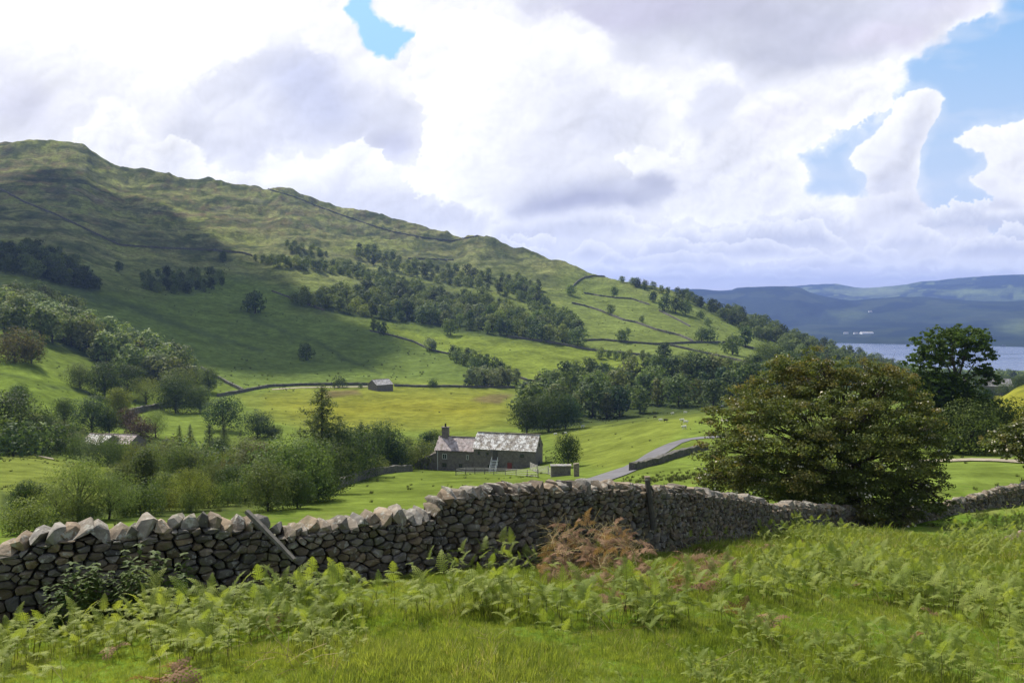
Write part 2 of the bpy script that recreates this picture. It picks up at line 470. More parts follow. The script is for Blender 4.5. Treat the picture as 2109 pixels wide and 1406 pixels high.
    regf([(1930,603),(1990,608),(2040,602),(1990,594)], (0.15,0.19,0.06))
    regf([(1700,640),(1770,636),(1790,655),(1740,668)], (0.062,0.082,0.03), 6)
    regf([(2040,672),(2109,655),(2180,660),(2109,690)], (0.11,0.14,0.05), 8, .8)
    # foreground: lush turf with paler, straw-toned tufts
    near = 1 - sm(R, 45, 70)
    f1 = fbm(X, Y, 1.7, 3, 91); f2 = fbm(X, Y, 0.5, 3, 95)
    setc(near, (0.105, 0.165, 0.022))
    setc(near * sm(f1, 0.02, 0.35) * 0.6, (0.150, 0.155, 0.045))
    setc(near * sm(-f1, 0.1, 0.4) * 0.7, (0.060, 0.120, 0.014))
    setc(near * sm(f2, 0.05, 0.4) * 0.4, (0.17, 0.15, 0.07))
    # fine grain everywhere
    C *= (1 + 0.20 * n2 + 0.14 * n1)[..., None]
    return np.clip(C, 0.008, 0.6)

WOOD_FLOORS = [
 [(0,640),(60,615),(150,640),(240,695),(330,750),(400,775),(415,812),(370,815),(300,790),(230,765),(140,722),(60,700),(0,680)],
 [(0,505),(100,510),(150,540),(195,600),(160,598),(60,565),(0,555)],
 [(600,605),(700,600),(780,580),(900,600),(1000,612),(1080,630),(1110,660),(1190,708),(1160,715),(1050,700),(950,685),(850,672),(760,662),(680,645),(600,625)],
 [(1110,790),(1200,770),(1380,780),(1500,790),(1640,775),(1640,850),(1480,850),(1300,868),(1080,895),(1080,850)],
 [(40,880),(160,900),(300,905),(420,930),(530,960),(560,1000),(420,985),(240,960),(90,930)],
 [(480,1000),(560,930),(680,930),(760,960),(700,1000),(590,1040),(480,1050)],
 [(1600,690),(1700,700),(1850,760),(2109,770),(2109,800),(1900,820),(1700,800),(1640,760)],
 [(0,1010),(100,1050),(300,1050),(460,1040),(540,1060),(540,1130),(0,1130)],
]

def mat_ground():
    m, g, out = material("meadow_ground")
    P = worldco(g)
    c = attr(g, "albedo")
    dist = g.vm('LENGTH', P); n = g.n[-1]; dist = n.outputs['Value']
    a = g.noise(P, 0.35, 5, 0.62); b = g.noise(P, 3.2, 4, 0.6); e = g.noise(P, 0.045, 5, 0.6)
    k = g.m('ADD', g.mr(a, 0.3, 0.7, 0.76, 1.24), g.mr(b, 0.3, 0.7, -0.16, 0.16))
    f9 = g.noise(g.vm('MULTIPLY', P, (1, 1, 2.5)), 0.11, 4, 0.65); k = g.m('MULTIPLY', k, g.mr(f9, 0.3, 0.7, 0.76, 1.24))
    f10 = g.noise(P, 0.28, 3, 0.7); k = g.m('MULTIPLY', k, g.m('ADD', 1.0, g.m('MULTIPLY', g.m('SUBTRACT', f10, 0.5), g.mr(dist, 450, 800, 0, 1.5))))
    k = g.m('MULTIPLY', k, g.mr(e, 0.3, 0.7, 0.86, 1.14))
    c2 = g.vm('SCALE', c, sc=k)
    # little clumps of rushes and stones that show as dark or pale specks at distance
    v = g.voro(P, 0.16, 'F1', out=0); sp = g.mr(v, 0.12, 0.20, 1, 0)
    spn = g.mr(g.noise(P, 0.02, 2), 0.52, 0.60, 0, 1)
    c2 = g.mix(g.m('MULTIPLY', g.m('MULTIPLY', sp, spn), 0.65), c2, (0.055, 0.070, 0.022))
    # far hills: woods, hay fields and hedges too small to model
    nn = g.noise(P, 0.0035, 5, 0.62); wp = g.comb(g.m('ADD', g.xyz(P)[0], g.m('MULTIPLY', nn, 260)), g.m('ADD', g.xyz(P)[1], g.m('MULTIPLY', nn, -240)), 0.0)
    vc = g.node('ShaderNodeTexVoronoi', voronoi_dimensions='2D'); g.put(vc.inputs['Vector'], wp); vc.inputs['Scale'].default_value = 0.0052
    rnd_ = g.xyz(vc.outputs['Color'])[0]
    isf = g.m('MULTIPLY', g.mr(g.m('ADD', rnd_, g.mr(g.noise(P, 0.0011, 3), .3, .7, -.45, .45)), 0.66, 0.72, 0, 1), g.mr(dist, 3300, 3700, 0, 1))
    fc = g.mix(g.xyz(vc.outputs['Color'])[1], (0.055, 0.080, 0.026), (0.140, 0.165, 0.058))
    c2 = g.mix(g.m('MULTIPLY', isf, 0.24), c2, fc)
    c2 = g.mix(g.m('MULTIPLY', g.mr(dist, 3000, 3600, 0, 1), g.mr(g.noise(P, 0.02, 4, .7), .35, .65, .45, 0)), c2, (0.010, 0.016, 0.008))
    hgt = g.m('ADD', g.m('MULTIPLY', a, 1.2), g.m('MULTIPLY', b, 0.25))
    nb = bump(g, hgt, 0.5, 0.5)
    hb = bump(g, e, 0.6, 6.0)
    nrm = g.node('ShaderNodeMix', data_type='VECTOR'); g.put(nrm.inputs[0], g.mr(dist, 60, 500, 0, 1)); g.put(nrm.inputs[4], nb); g.put(nrm.inputs[5], hb)
    # grass lets some light through: blend of diffuse and a soft sheen
    df = g.node('ShaderNodeBsdfDiffuse'); g.put(df.inputs[0], c2); g.put(df.inputs['Normal'], nrm.outputs[1])
    g.l.new(df.outputs[0], out.inputs[0])
    return m

def build_ground():
    nb = NT_ * NR_
    idx = np.arange(nb).reshape(NT_, NR_)
    a = idx; b = np.roll(idx, -1, axis=0)
    q = np.stack([a[:, 1:-1], b[:, 1:-1], b[:, 2:], a[:, 2:]], -1).reshape(-1, 4)
    verts = np.stack([GX, GY, GZ], -1).reshape(-1, 3)
    tri = np.stack([np.full(NT_, idx[0, 0]), b[:, 1], a[:, 1]], -1)
    flat = np.concatenate([q.ravel(), tri.ravel()]); lt = np.concatenate([np.full(len(q), 4), np.full(len(tri), 3)])
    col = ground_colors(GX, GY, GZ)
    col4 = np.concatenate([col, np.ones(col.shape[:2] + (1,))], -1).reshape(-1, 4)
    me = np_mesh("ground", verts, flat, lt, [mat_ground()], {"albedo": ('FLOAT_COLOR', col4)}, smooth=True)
    me.flip_normals() if me.polygons[0].normal.z < 0 else None
    link("ground", me, kind="structure", label="green valley floor, fellsides and far hills of grass")
build_ground()

def build_lake():
    m, g, out = material("lake_water")
    P = worldco(g); mp = g.vm('MULTIPLY', P, (0.010, 0.045, 1.0))
    n1 = g.noise(mp, 1.0, 5, 0.6)
    streak = g.noise(g.vm('MULTIPLY', P, (0.0012, 0.012, 1.0)), 1.0, 3, 0.55)
    rough = g.mr(streak, 0.35, 0.65, 0.10, 0.28)
    s = principled(g, (0.05, 0.08, 0.15), rough, 0.5, bump(g, n1, 0.22, 1.2))
    g.l.new(s, out.inputs[0])
    mb = MB(); N = 48
    a0, a1 = radians(8), radians(60)
    vs = []; fs = []
    for i in range(N + 1):
        a = a0 + (a1 - a0) * i / N
        for r in (1500, 2500, 3700): vs.append((r * sin(a) , r * cos(a), LAKE_Z))
    for i in range(N):
        for k in range(2):
            fs.append((i * 3 + k, i * 3 + k + 1, (i + 1) * 3 + k + 1, (i + 1) * 3 + k))
    mb.add(vs, fs)
    link("lake", mb.mesh("lake", m), kind="structure", label="pale blue lake below the far wooded hills")
build_lake()

def build_haze():
    m, g, out = material("haze_air")
    v = g.node('ShaderNodeVolumePrincipled')
    v.inputs['Color'].default_value = (0.31, 0.46, 1.0, 1)
    v.inputs['Density'].default_value = HAZE
    v.inputs['Anisotropy'].default_value = 0.25
    g.l.new(v.outputs[0], out.inputs['Volume'])
    mb = MB(); mb.box((0, 0, (HZ0 + HZ1) / 2), (25400, 25400, HZ1 - HZ0))
    link("haze", mb.mesh("haze", m), kind="stuff", label="thin blue summer haze over the valley")
HAZE = 0.000082
HZ0 = float(GZ.min()) - 8.0
HZ1 = float(GZ.max()) + 40.0
if HAZE > 0: build_haze()
# ------------------------------------------------------------------ sky backdrop 19 km off: cumulus over blue
def srgb(r, g, b):
    v = np.array([r, g, b]) / 255.0
    return np.where(v <= 0.04045, v / 12.92, ((v + 0.055) / 1.055) ** 2.4)
def build_sky():
    A = np.radians(47.0); NA, NE = 1500, 600
    az = np.linspace(-A, A, NA)
    el = np.radians(np.concatenate([np.linspace(-5, 29, NE)]))
    AZ, EL = np.meshgrid(az, el, indexing='ij')
    X, Y, Zv = np.sin(AZ) * np.cos(EL), np.cos(AZ) * np.cos(EL), np.sin(EL)
    px, py, _ = project(X * 1e4, Y * 1e4, Zv * 1e4)
    def billow(x, y, wl, octs, s, gain=0.55):
        v = 0; a = 1.0; tot = 0
        for o in range(octs):
            c_, s_ = cos(0.9 + 1.3 * o), sin(0.9 + 1.3 * o)
            v = v + a * (1 - 4.2 * np.abs(vnoise((x * c_ - y * s_) / wl + 31.7 * o, (x * s_ + y * c_) / wl + 7.9 * o, s + o))); tot += a
            a *= gain; wl = wl / 1.93
        return v / tot
    # domain warp so that the puffs curl
    w1 = fbm(px, py, 190, 4, 201) ; w2 = fbm(px + 900, py, 190, 4, 211)
    U, V = px + 46 * w1, py + 40 * w2
    u3, v3 = px + 16 * fbm(px, py, 60, 3, 221), py + 16 * fbm(px, py + 500, 60, 3, 225)
    B = billow(u3, v3 * 1.15, 58, 7, 231, 0.68)
    B2 = billow(u3 + 8, v3 * 1.15 + 12, 58, 6, 231, 0.68)        # towards the shadow side
    emb = B - B2
    Bf = billow(px + 8 * w1, py + 8 * w2, 17, 4, 251, 0.65)
    soft2 = fbm(px, py, 90, 3, 271, .6)
    BL = billow(u3, v3 * 1.1, 150, 3, 291, .5); BL2 = billow(u3 + 14, v3 * 1.1 + 22, 150, 3, 291, .5); embl = np.clip(BL - BL2, -.7, .7)
    soft = fbm(px, py * 1.6, 260, 5, 261, 0.55)
    # clear sky: deeper blue above and to the right
    t = np.clip((py + 40) / 640, 0, 1)[..., None]
    top = np.where(px[..., None] > 1300, srgb(138, 190, 240), srgb(140, 208, 246))
    C = top * (1 - t) ** 1.0 + srgb(222, 232, 248) * t ** 1.0
    wisps = np.clip(fbm(px * 0.6, py * 2.0, 180, 5, 281, .6) * 1.6 + 0.02, 0, 1)[..., None] * 0.35
    C = C * (1 - wisps) + srgb(232, 238, 250) * wisps
    def layer(poly, inner, rim, fade=60, warp=1.0, puff=16, crisp=2.5, blobs=(), emboss=0.10, flat_base=None, var=0.10):
        nonlocal C
        qx, qy = px + (U - px) * warp, py + (V - py) * warp
        ins = inpoly(qx, qy, poly); dm = np.full(px.shape, 1e9); n = len(poly)
        for i in range(n):
            x1, y1 = poly[i]; x2, y2 = poly[(i + 1) % n]
            ex, ey = x2 - x1, y2 - y1; L = ex * ex + ey * ey + 1e-9
            tt = np.clip(((qx - x1) * ex + (qy - y1) * ey) / L, 0, 1)
            dm = np.minimum(dm, np.hypot(qx - x1 - tt * ex, qy - y1 - tt * ey))
        s = np.where(ins, dm, -dm) + puff * 1.30 * B + puff * .38 * Bf
        cr = crisp * (1.2 + 5.0 * np.clip(soft2 + .12, 0, .6))
        if flat_base is not None:                                # wispy lower edge
            cr = crisp + np.clip((py - flat_base) / 30, 0, 1) * 14
        m = np.clip(s / cr * 0.5 + 0.5, 0, 1); m = m * m * (3 - 2 * m)
        mw = np.clip((s + 7 + 26 * soft2) / 30 + .5, 0, 1); mw = mw * mw * (3 - 2 * mw); m = .78 * m + .22 * mw
        r = np.exp(-np.clip(s, 0, None) / fade)[..., None]
        col = np.array(inner) * (1 - r) + np.array(rim) * r
        for (bx, by, sx, sy, c, k) in blobs:
            w = np.exp(-(((U - bx) / sx) ** 2 + ((V - by) / sy) ** 2)); w = np.clip(w * (1 + 0.7 * soft + 0.18 * B), 0, 1)[..., None] * k
            col = col * (1 - w) + np.array(c) * w
        col = col * (1 + 0.80 * emboss * np.clip(emb, -.8, .5) + 0.12 * embl + var * soft)[..., None]
        C = C * (1 - m[..., None]) + col * m[..., None]
    W = srgb(255, 255, 255) * 1.10; W2 = srgb(249, 249, 254); LG = srgb(237, 238, 246); MG = srgb(220, 222, 234); DG = srgb(199, 201, 216); DD = srgb(176, 178, 202)
    # the high sheet that fills most of the sky
    layer([(-900,-900),(2120,-900),(2060,-10),(2050,40),(1975,55),(1900,95),(1850,135),(1850,180),(1800,235),(1725,285),(1655,330),(1675,375),(1662,412),(1740,418),(1810,420),(1900,455),(1960,500),(2010,478),(2070,500),(2600,500),(2600,760),(-900,760)],
          W2, W, 50, 0.6, 9, 4.5,
          [(60,190,190,110,LG,.8), (300,60,330,130,W,1), (900,480,420,50,LG,.9), (1900,560,400,40,srgb(236,236,246),.9)], 0.10)
    # clear window near the top
    bluehole = [(695,15),(745,-40),(770,15),(830,50),(872,72),(835,92),(815,122),(775,112),(745,80),(735,50)]
    m = None
    ins = (softpoly(px + (U - px) * .6, py + (V - py) * .6, bluehole, 1e4) - .5) * 2e4 - 9 * B - 4 * Bf; ins = np.clip(ins / 9 + .5, 0, 1)[..., None]
    C = C * (1 - ins) + srgb(168, 216, 244) * ins
    # low far banks
    layer([(1000,560),(1100,545),(1250,540),(1400,548),(1560,535),(1700,530),(1850,545),(1950,520),(2109,540),(2500,530),(2500,760),(900,760)],
          srgb(232,231,243), W2, 22, 0.4, 9, 3, [(1500,590,600,16,srgb(228,228,240),.8)], 0.06, var=.05)
    layer([(800,470),(900,455),(1000,470),(1050,440),(1100,430),(1160,450),(1230,470),(1330,470),(1420,440),(1500,470),(1560,450),(1680,470),(1740,440),(1800,455),(1880,430),(1900,465),(1930,500),(1960,470),(2010,465),(2060,500),(2200,490),(2200,560),(1700,545),(1400,540),(1000,560),(800,520)],
          LG, W, 20, 0.5, 14, 3.0, [(1100,480,120,26,MG,.9), (1380,520,240,16,MG,.7), (1620,495,110,22,MG,.7), (1320,490,50,18,W,.6), (1880,470,60,25,LG,.5)], 0.14, 560)
    # ranks of small far cumulus shrinking to the horizon
    for k, (yb, hh, x0, wl) in enumerate([(470, 62, 1080, 120), (500, 50, 1000, 95), (522, 40, 960, 75), (543, 30, 900, 58), (560, 22, 900, 44), (574, 15, 900, 32), (585, 10, 900, 24)]):
        hx = np.clip(fbm(px + 500 * k, np.zeros_like(py) + 91 * k, wl * 1.6, 3, 311 + k, .55) * 1.6 + .42, 0, 1)
        topy = yb - hh * hx + 5 - hh * .26 * (B + .7 * Bf)
        inside = np.clip((py - topy) / (1.6 + hh * .03), 0, 1) * np.clip((yb + hh * .32 - py) / (hh * .45), 0, 1) * np.clip((px - x0) / 90, 0, 1) * (hx > .08)
        q = np.clip((py - topy) / (hh * .75), 0, 1)[..., None]
        q = q ** .8; cc = W * (1 - q) + srgb(213, 216, 230) * q
        cc = cc * (1 + .06 * np.clip(emb, -.8, .5))[..., None]
        a_ = (inside * (.92 - .05 * k))[..., None]
        C = C * (1 - a_) + cc * a_
    # grey backed bank on the left with a lit cumulus line before it
    layer([(470,130),(560,110),(690,120),(760,150),(860,220),(880,300),(850,340),(700,350),(420,340),(360,300),(380,230)],
          MG, LG, 60, 1.0, 20, 14, [(640,200,90,90,srgb(203,207,228),.95), (500,240,90,50,LG,.7), (820,300,60,30,srgb(206,208,228),.8)], 0.09)
    layer([(-900,120),(0,110),(60,160),(130,200),(100,290),(-900,330)], LG, W2, 60, 1, 18, 16, [(30,220,120,60,srgb(222,222,238),.8)], .08)
    layer([(160,275),(205,262),(215,215),(240,205),(275,232),(300,270),(325,300),(345,330),(330,400),(120,380)], W2, W, 40, 0.35, 10, 2.5, [], 0.14)
    layer([(330,300),(370,285),(410,300),(430,335),(520,350),(560,318),(600,322),(650,345),(700,318),(750,300),(800,330),(850,350),(900,390),(940,400),(1000,470),(1010,520),(300,420)],
          LG, W, 34, 0.45, 12, 2.5, [(520,320,60,18,LG,.6), (800,410,150,26,MG,.65), (900,445,120,25,MG,.8), (470,345,60,20,W,.8), (600,350,60,18,W,.7)], 0.15)
    # great central cumulus with its flat grey base
    layer([(870,70),(930,40),(1010,30),(1100,80),(1190,68),(1235,120),(1300,150),(1360,170),(1410,230),(1390,310),(1330,330),(1370,360),(1378,398),(1300,430),(1190,437),(1060,432),(960,425),(860,400),(830,350),(870,320),(880,230),(850,150)],
          W2, W, 70, 0.75, 16, 3.5,
          [(1270,250,110,90,MG,.85), (1150,230,60,120,LG,.8), (1200,400,175,30,DG,1.0), (1330,380,60,28,DG,.9), (1120,340,80,60,LG,.7), (930,250,90,200,W,1), (1080,120,60,60,LG,.5)], 0.11, 415)
    # sunlit bank on the right, below the grey mass
    layer([(1290,330),(1340,300),(1400,330),(1440,250),(1500,220),(1560,200),(1680,150),(1760,142),(1835,175),(1820,225),(1770,262),(1720,290),(1640,330),(1675,370),(1650,415),(1600,445),(1450,470),(1380,455),(1360,420)],
          W2, W, 40, 0.6, 15, 2.8, [(1500,330,70,60,LG,.7), (1420,400,60,50,LG,.6), (1600,240,70,40,srgb(240,238,248),.6), (1590,430,90,40,LG,.4)], 0.15, 470)
    layer([(1020,-900),(1060,40),(1150,20),(1230,60),(1260,130),(1330,150),(1400,130),(1490,130),(1530,190),(1500,260),(1450,300),(1420,250),(1440,180),(1560,190),(1680,140),(1740,140),(1830,110),(1890,95),(1970,55),(2040,45),(2060,-10),(2200,-900)],
          MG, LG, 60, 0.8, 14, 12, [(1560,40,300,60,DG,.95), (1300,20,230,50,srgb(205,203,222),.9), (1620,110,170,30,DG,.8), (1460,150,70,60,MG,.7), (1980,30,80,30,srgb(236,234,246),.9), (1820,75,90,30,srgb(226,222,238),.8), (1900,0,70,30,srgb(222,220,238),.8)], 0.07)
    layer([(1235,150),(1270,135),(1320,140),(1350,165),(1340,190),(1280,195),(1245,175)], W2, W2, 30, 0.5, 8, 8, [], 0.10)
    layer([(1040,428),(1100,398),(1200,378),(1300,374),(1345,352),(1378,385),(1370,405),(1300,427),(1190,438),(1080,438)], DG, MG, 26, .7, 8, 13, [(1210,412,120,16,DD,.7), (1345,375,30,22,DD,.4)], .05, 420)
    # the leaning tower and its neighbour at the edge
    layer([(1850,205),(1872,188),(1900,184),(1928,188),(1938,206),(1932,232),(1915,262),(1900,295),(1896,330),(1898,350),(1888,392),(1840,425),(1800,420),(1786,395),(1790,360),(1765,348),(1756,328),(1765,308),(1795,288),(1815,262),(1838,236)],
          LG, W, 26, 0.22, 6, 2.2, [(1850,230,50,60,W,1), (1885,300,26,90,MG,.8), (1840,385,50,34,MG,.95)], 0.13, 385)
    layer([(1775,420),(1830,405),(1890,400),(1920,430),(1885,450),(1880,480),(1780,490)], LG, W2, 20, .4, 10, 6, [(1880,430,30,14,MG,.8)], .12, 440)
    layer([(1968,292),(2005,268),(2058,272),(2109,243),(2220,190),(2500,200),(2500,445),(2109,432),(2035,440),(2055,405),(1998,372),(2045,352),(2030,318),(1995,306)],
          W2, W, 30, 0.3, 8, 2.5, [(2060,425,60,16,MG,.9), (2050,395,30,20,LG,.6)], 0.13, 420)
    # brighter towards the sun, upper left; paler towards the horizon
    glow = np.exp(-(((px - 200) / 900) ** 2 + ((py + 350) / 520) ** 2))[..., None]
    C = C * (1 + 0.16 * glow)
    hz = np.clip((py - 500) / 110, 0, 1)[..., None] * 0.45
    C = C * (1 - hz) + srgb(240, 240, 246) * hz
    below = np.clip((py - 640) / 40, 0, 1)[..., None]
    C = C * (1 - below) + srgb(214, 222, 238) * below
    R = 19000.0
    verts = np.stack([X * R, Y * R, Zv * R], -1).reshape(-1, 3)
    idx = np.arange(NA * NE).reshape(NA, NE)
    q = np.stack([idx[:-1, :-1], idx[:-1, 1:], idx[1:, 1:], idx[1:, :-1]], -1).reshape(-1, 4)
    m, g, out = material("sky_light")
    e = g.node('ShaderNodeEmission'); g.l.new(attr(g, "sky_colour"), e.inputs[0]); e.inputs[1].default_value = 0.79
    g.l.new(e.outputs[0], out.inputs[0])
    m.cycles.emission_sampling = 'NONE'
    c4 = np.concatenate([C, np.ones(C.shape[:2] + (1,))], -1).reshape(-1, 4)
    me = np_mesh("sky", verts, q.ravel(), np.full(len(q), 4), [m], {"sky_colour": ('FLOAT_COLOR', c4)}, smooth=True)
    link("sky", me, kind="structure", label="blue summer sky heaped with white and grey cumulus")
build_sky()
# ------------------------------------------------------------------ foliage materials
def mat_leaf(name, trans=0.34, rough=0.65, spec=0.10, var=0.30):
    m, g, out = material(name)
    oi = g.node('ShaderNodeObjectInfo')
    lv = attr(g, "leaf", out='Fac')
    k = g.m('ADD', g.m('MULTIPLY', lv, 2 * var), 1 - var)
    c = g.vm('SCALE', oi.outputs['Color'], sc=k)
    c = g.mix(g.mr(lv, 0.55, 1.0, 0, 0.35), c, g.vm('MULTIPLY', c, (1.5, 1.15, 0.7)))
    n = g.noise(worldco(g), 0.6, 3, 0.6)
    c = g.vm('SCALE', c, sc=g.mr(n, 0.3, 0.7, 0.78, 1.22))
    p = principled(g, c, rough, spec)
    tr = g.node('ShaderNodeBsdfTranslucent'); g.put(tr.inputs[0], g.vm('MULTIPLY', c, (1.35, 1.45, 0.7)))
    mx = g.node('ShaderNodeMixShader'); mx.inputs[0].default_value = trans
    g.l.new(p, mx.inputs[1]); g.l.new(tr.outputs[0], mx.inputs[2]); g.l.new(mx.outputs[0], out.inputs[0])
    return m
def mat_plain(name, col, rough=0.85, spec=0.2, scale=6.0, var=0.3, bmp=0.4, dist=0.03, col2=None):
    m, g, out = material(name)
    P = objco(g); n = g.noise(P, scale, 6, 0.62); n2 = g.noise(P, scale * 0.23, 3, 0.5)
    k = g.m('MULTIPLY', g.mr(n, 0.3, 0.7, 1 - var, 1 + var), g.mr(n2, 0.3, 0.7, 1 - var * .6, 1 + var * .6))
    c = g.vm('SCALE', tuple(col), sc=k)
    if col2: c = g.mix(g.mr(n2, 0.45, 0.62, 0, 1), c, col2)
    g.l.new(principled(g, c, rough, spec, bump(g, n, bmp, dist)), out.inputs[0])
    return m
M_LEAF = mat_leaf("leaves_broad")
M_LEAF_FAR = mat_leaf("leaves_far", trans=0.26)
M_BARK = mat_plain("bark", (0.075, 0.062, 0.048), 0.9, 0.1, 9, 0.4, 0.8, 0.05)

def leaf_mesh(name, P, N, size, mats, asp=0.62, lv=None, extra=None):
    """one quad per leaf spray: P centres, N facing, size half length"""
    n = len(P)
    N = N / (np.linalg.norm(N, axis=1, keepdims=True) + 1e-9)
    rv = rng.normal(size=(n, 3)); A = np.cross(N, rv); A /= (np.linalg.norm(A, axis=1, keepdims=True) + 1e-9)
    B = np.cross(N, A); s = size[:, None] if hasattr(size, '__len__') else np.full((n, 1), size)
    v = np.stack([P - A * s, P - B * s * asp + N * s * 0.22, P + A * s * rng.uniform(0.7, 1.2, (n, 1)), P + B * s * asp * rng.uniform(0.8, 1.2, (n, 1)) + N * s * 0.18], 1).reshape(-1, 3)
    f = np.arange(4 * n)
    if lv is None: lv = rng.random(n)
    lv4 = np.repeat(lv, 4)
    if extra is not None:                                    # extra geometry (trunk) in the same mesh
        ev, ef = extra; b = len(v)
        v = np.vstack([v, np.array(ev)]); fl = [i + b for q in ef for i in q]; lt = [len(q) for q in ef]
        f = np.concatenate([f, fl]); lts = np.concatenate([np.full(n, 4), lt]); mi = np.concatenate([np.zeros(n), np.ones(len(ef))])
        lv4 = np.concatenate([lv4, np.full(len(ev), 0.5)])
    else: lts = np.full(n, 4); mi = None
    return np_mesh(name, v, f, lts, mats, {"leaf": ('FLOAT', lv4)}, matidx=mi)

def sample_lobes(lobes, n, thick=0.35, up=0.25, jit=0.55, clump=0.0):
    L = np.array(lobes, float); w = (L[:, 3] * L[:, 4] * L[:, 5]) ** (2 / 3.0); w /= w.sum()
    k = rng.choice(len(L), n, p=w)
    d = rng.normal(size=(n, 3)); d /= np.linalg.norm(d, axis=1, keepdims=True)
    if clump > 0:                                            # gather leaves into tufts
        nc = max(8, n // 26); cd = rng.normal(size=(nc, 3)); cd /= np.linalg.norm(cd, axis=1, keepdims=True)
        d = cd[rng.integers(0, nc, n)] + rng.normal(size=(n, 3)) * clump; d /= np.linalg.norm(d, axis=1, keepdims=True)
    rr = 1 - thick * rng.random(n) ** 1.6
    rr *= 1 + 0.10 * rng.normal(size=n)
    P = L[k, :3] + d * L[k, 3:6] * rr[:, None]
    N = d / L[k, 3:6] * L[k, 3:4] + np.array([0, 0, up]) + rng.normal(size=(n, 3)) * jit
    return P, N

def limb_pts(a, b, sag=0.1, n=5, wob=0.03):
    a = Vector(a); b = Vector(b); pts = []
    o = Vector((random.uniform(-1, 1), random.uniform(-1, 1), 0)) * wob * (b - a).length
    for i in range(n + 1):
        t = i / n; p = a.lerp(b, t); p += o * sin(pi * t) + Vector((0, 0, sag * (b - a).length * sin(pi * t)))
        pts.append(p)
    return pts

def make_lobes(w=0.62, h0=0.22, n=11, seed=0, top=1.0, flat=0.8, spread=0.62):
    r = random.Random(seed); L = [(0, 0, (h0 + top) / 2, w * 0.36, w * 0.36, (top - h0) * 0.40)]
    for i in range(n):
        a = i * 2.399 + r.uniform(-.4, .4); t = (i + 0.5) / n
        z = h0 + 0.10 + (top - h0 - 0.22) * t; env = sin(pi * (0.18 + 0.70 * t)) ** 0.7
        q = r.uniform(0.13, 0.21) * (w / 0.62); d = w * 0.5 * env * spread * r.uniform(0.8, 1.2)
        L.append((cos(a) * d, sin(a) * d, z, q, q, q * flat))
    q = 0.15 * w / .62
    L.append((r.uniform(-.05, .05), r.uniform(-.05, .05), top - q * .9, q, q, q))
    return L

def tree_proto(name, seed, nleaf, size, w=0.62, h0=0.22, n=11, top=1.0, spread=0.62, thick=0.35, joined=False, tr=0.022, flat=0.8, mat=None, clump=0.0, jit=0.55, limbs=True):
    global rng
    random.seed(seed); rng = np.random.default_rng(seed)
    L = make_lobes(w, h0, n, seed, top, flat, spread)
    P, N = sample_lobes(L, nleaf, thick, clump=clump, jit=jit)
    tb = MB(); sides = 4 if joined else 6
    tb.tube(limb_pts((0, 0, -0.04), (0, 0, h0 + (top - h0) * 0.55), 0, 4, 0.05), [tr * 1.25, tr, tr * .85, tr * .6, tr * .35], sides)
    if limbs:
        for l in L[1:]:
            z0 = h0 * 0.7 + (l[2] - h0) * 0.35
            tb.tube(limb_pts((0, 0, max(z0, h0 * .6)), (l[0], l[1], l[2]), 0.05, 3), [tr * .45, tr * .35, tr * .22, tr * .1], 3 if joined else 4)
    if joined: return leaf_mesh(name, P, N, size * (0.7 + 0.6 * rng.random(nleaf)), [mat or M_LEAF, M_BARK], extra=(tb.v, tb.f))
    return leaf_mesh(name + "_crown", P, N, size * (0.7 + 0.6 * rng.random(nleaf)), [mat or M_LEAF]), tb.mesh(name + "_trunk", M_BARK, True)

def larch_proto(name, seed, nb=46, w=0.20, nl=110, sparse=1.0):
    global rng
    random.seed(seed); rng = np.random.default_rng(seed)
    tb = MB(); tb.tube([(0, 0, -.03), (0.004, 0, .4), (0, 0, .75), (0, 0, 1.0)], [.016, .012, .007, .002], 6)
    Ps = []; Ns = []
    for i in range(nb):
        t = (i + random.random()) / nb; z = 0.10 + 0.88 * t; L = w * (1 - t) ** 0.75 * random.uniform(0.65, 1.25) + 0.015; a = i * 2.4 + random.uniform(-.4, .4)
        tip = Vector((cos(a) * L, sin(a) * L, z - 0.10 * L + 0.02 * (t > .7)))
        pts = limb_pts((0, 0, z), tip, -0.10, 4); tb.tube(pts, [.004, .0032, .0025, .0018, .001], 3)
        k = max(10, int(nl * (L / w)))
        tt = rng.random(k) ** 0.7; base = np.array([0, 0, z]) * (1 - tt[:, None]) + np.array(tip) * tt[:, None]
        base[:, 2] -= 0.02 * rng.random(k) + 0.015 * np.sin(pi * tt); base += rng.normal(size=(k, 3)) * 0.011 * (1 + tt[:, None])
        Ps.append(base); Ns.append(rng.normal(size=(k, 3)) * 0.6 + np.array([0, 0, 1.0]))
    P = np.vstack(Ps); N = np.vstack(Ns)
    return leaf_mesh(name + "_crown", P, N, 0.012 * (0.7 + 0.7 * rng.random(len(P))), [M_LEAF], asp=0.4), tb.mesh(name + "_trunk", M_BARK, True)

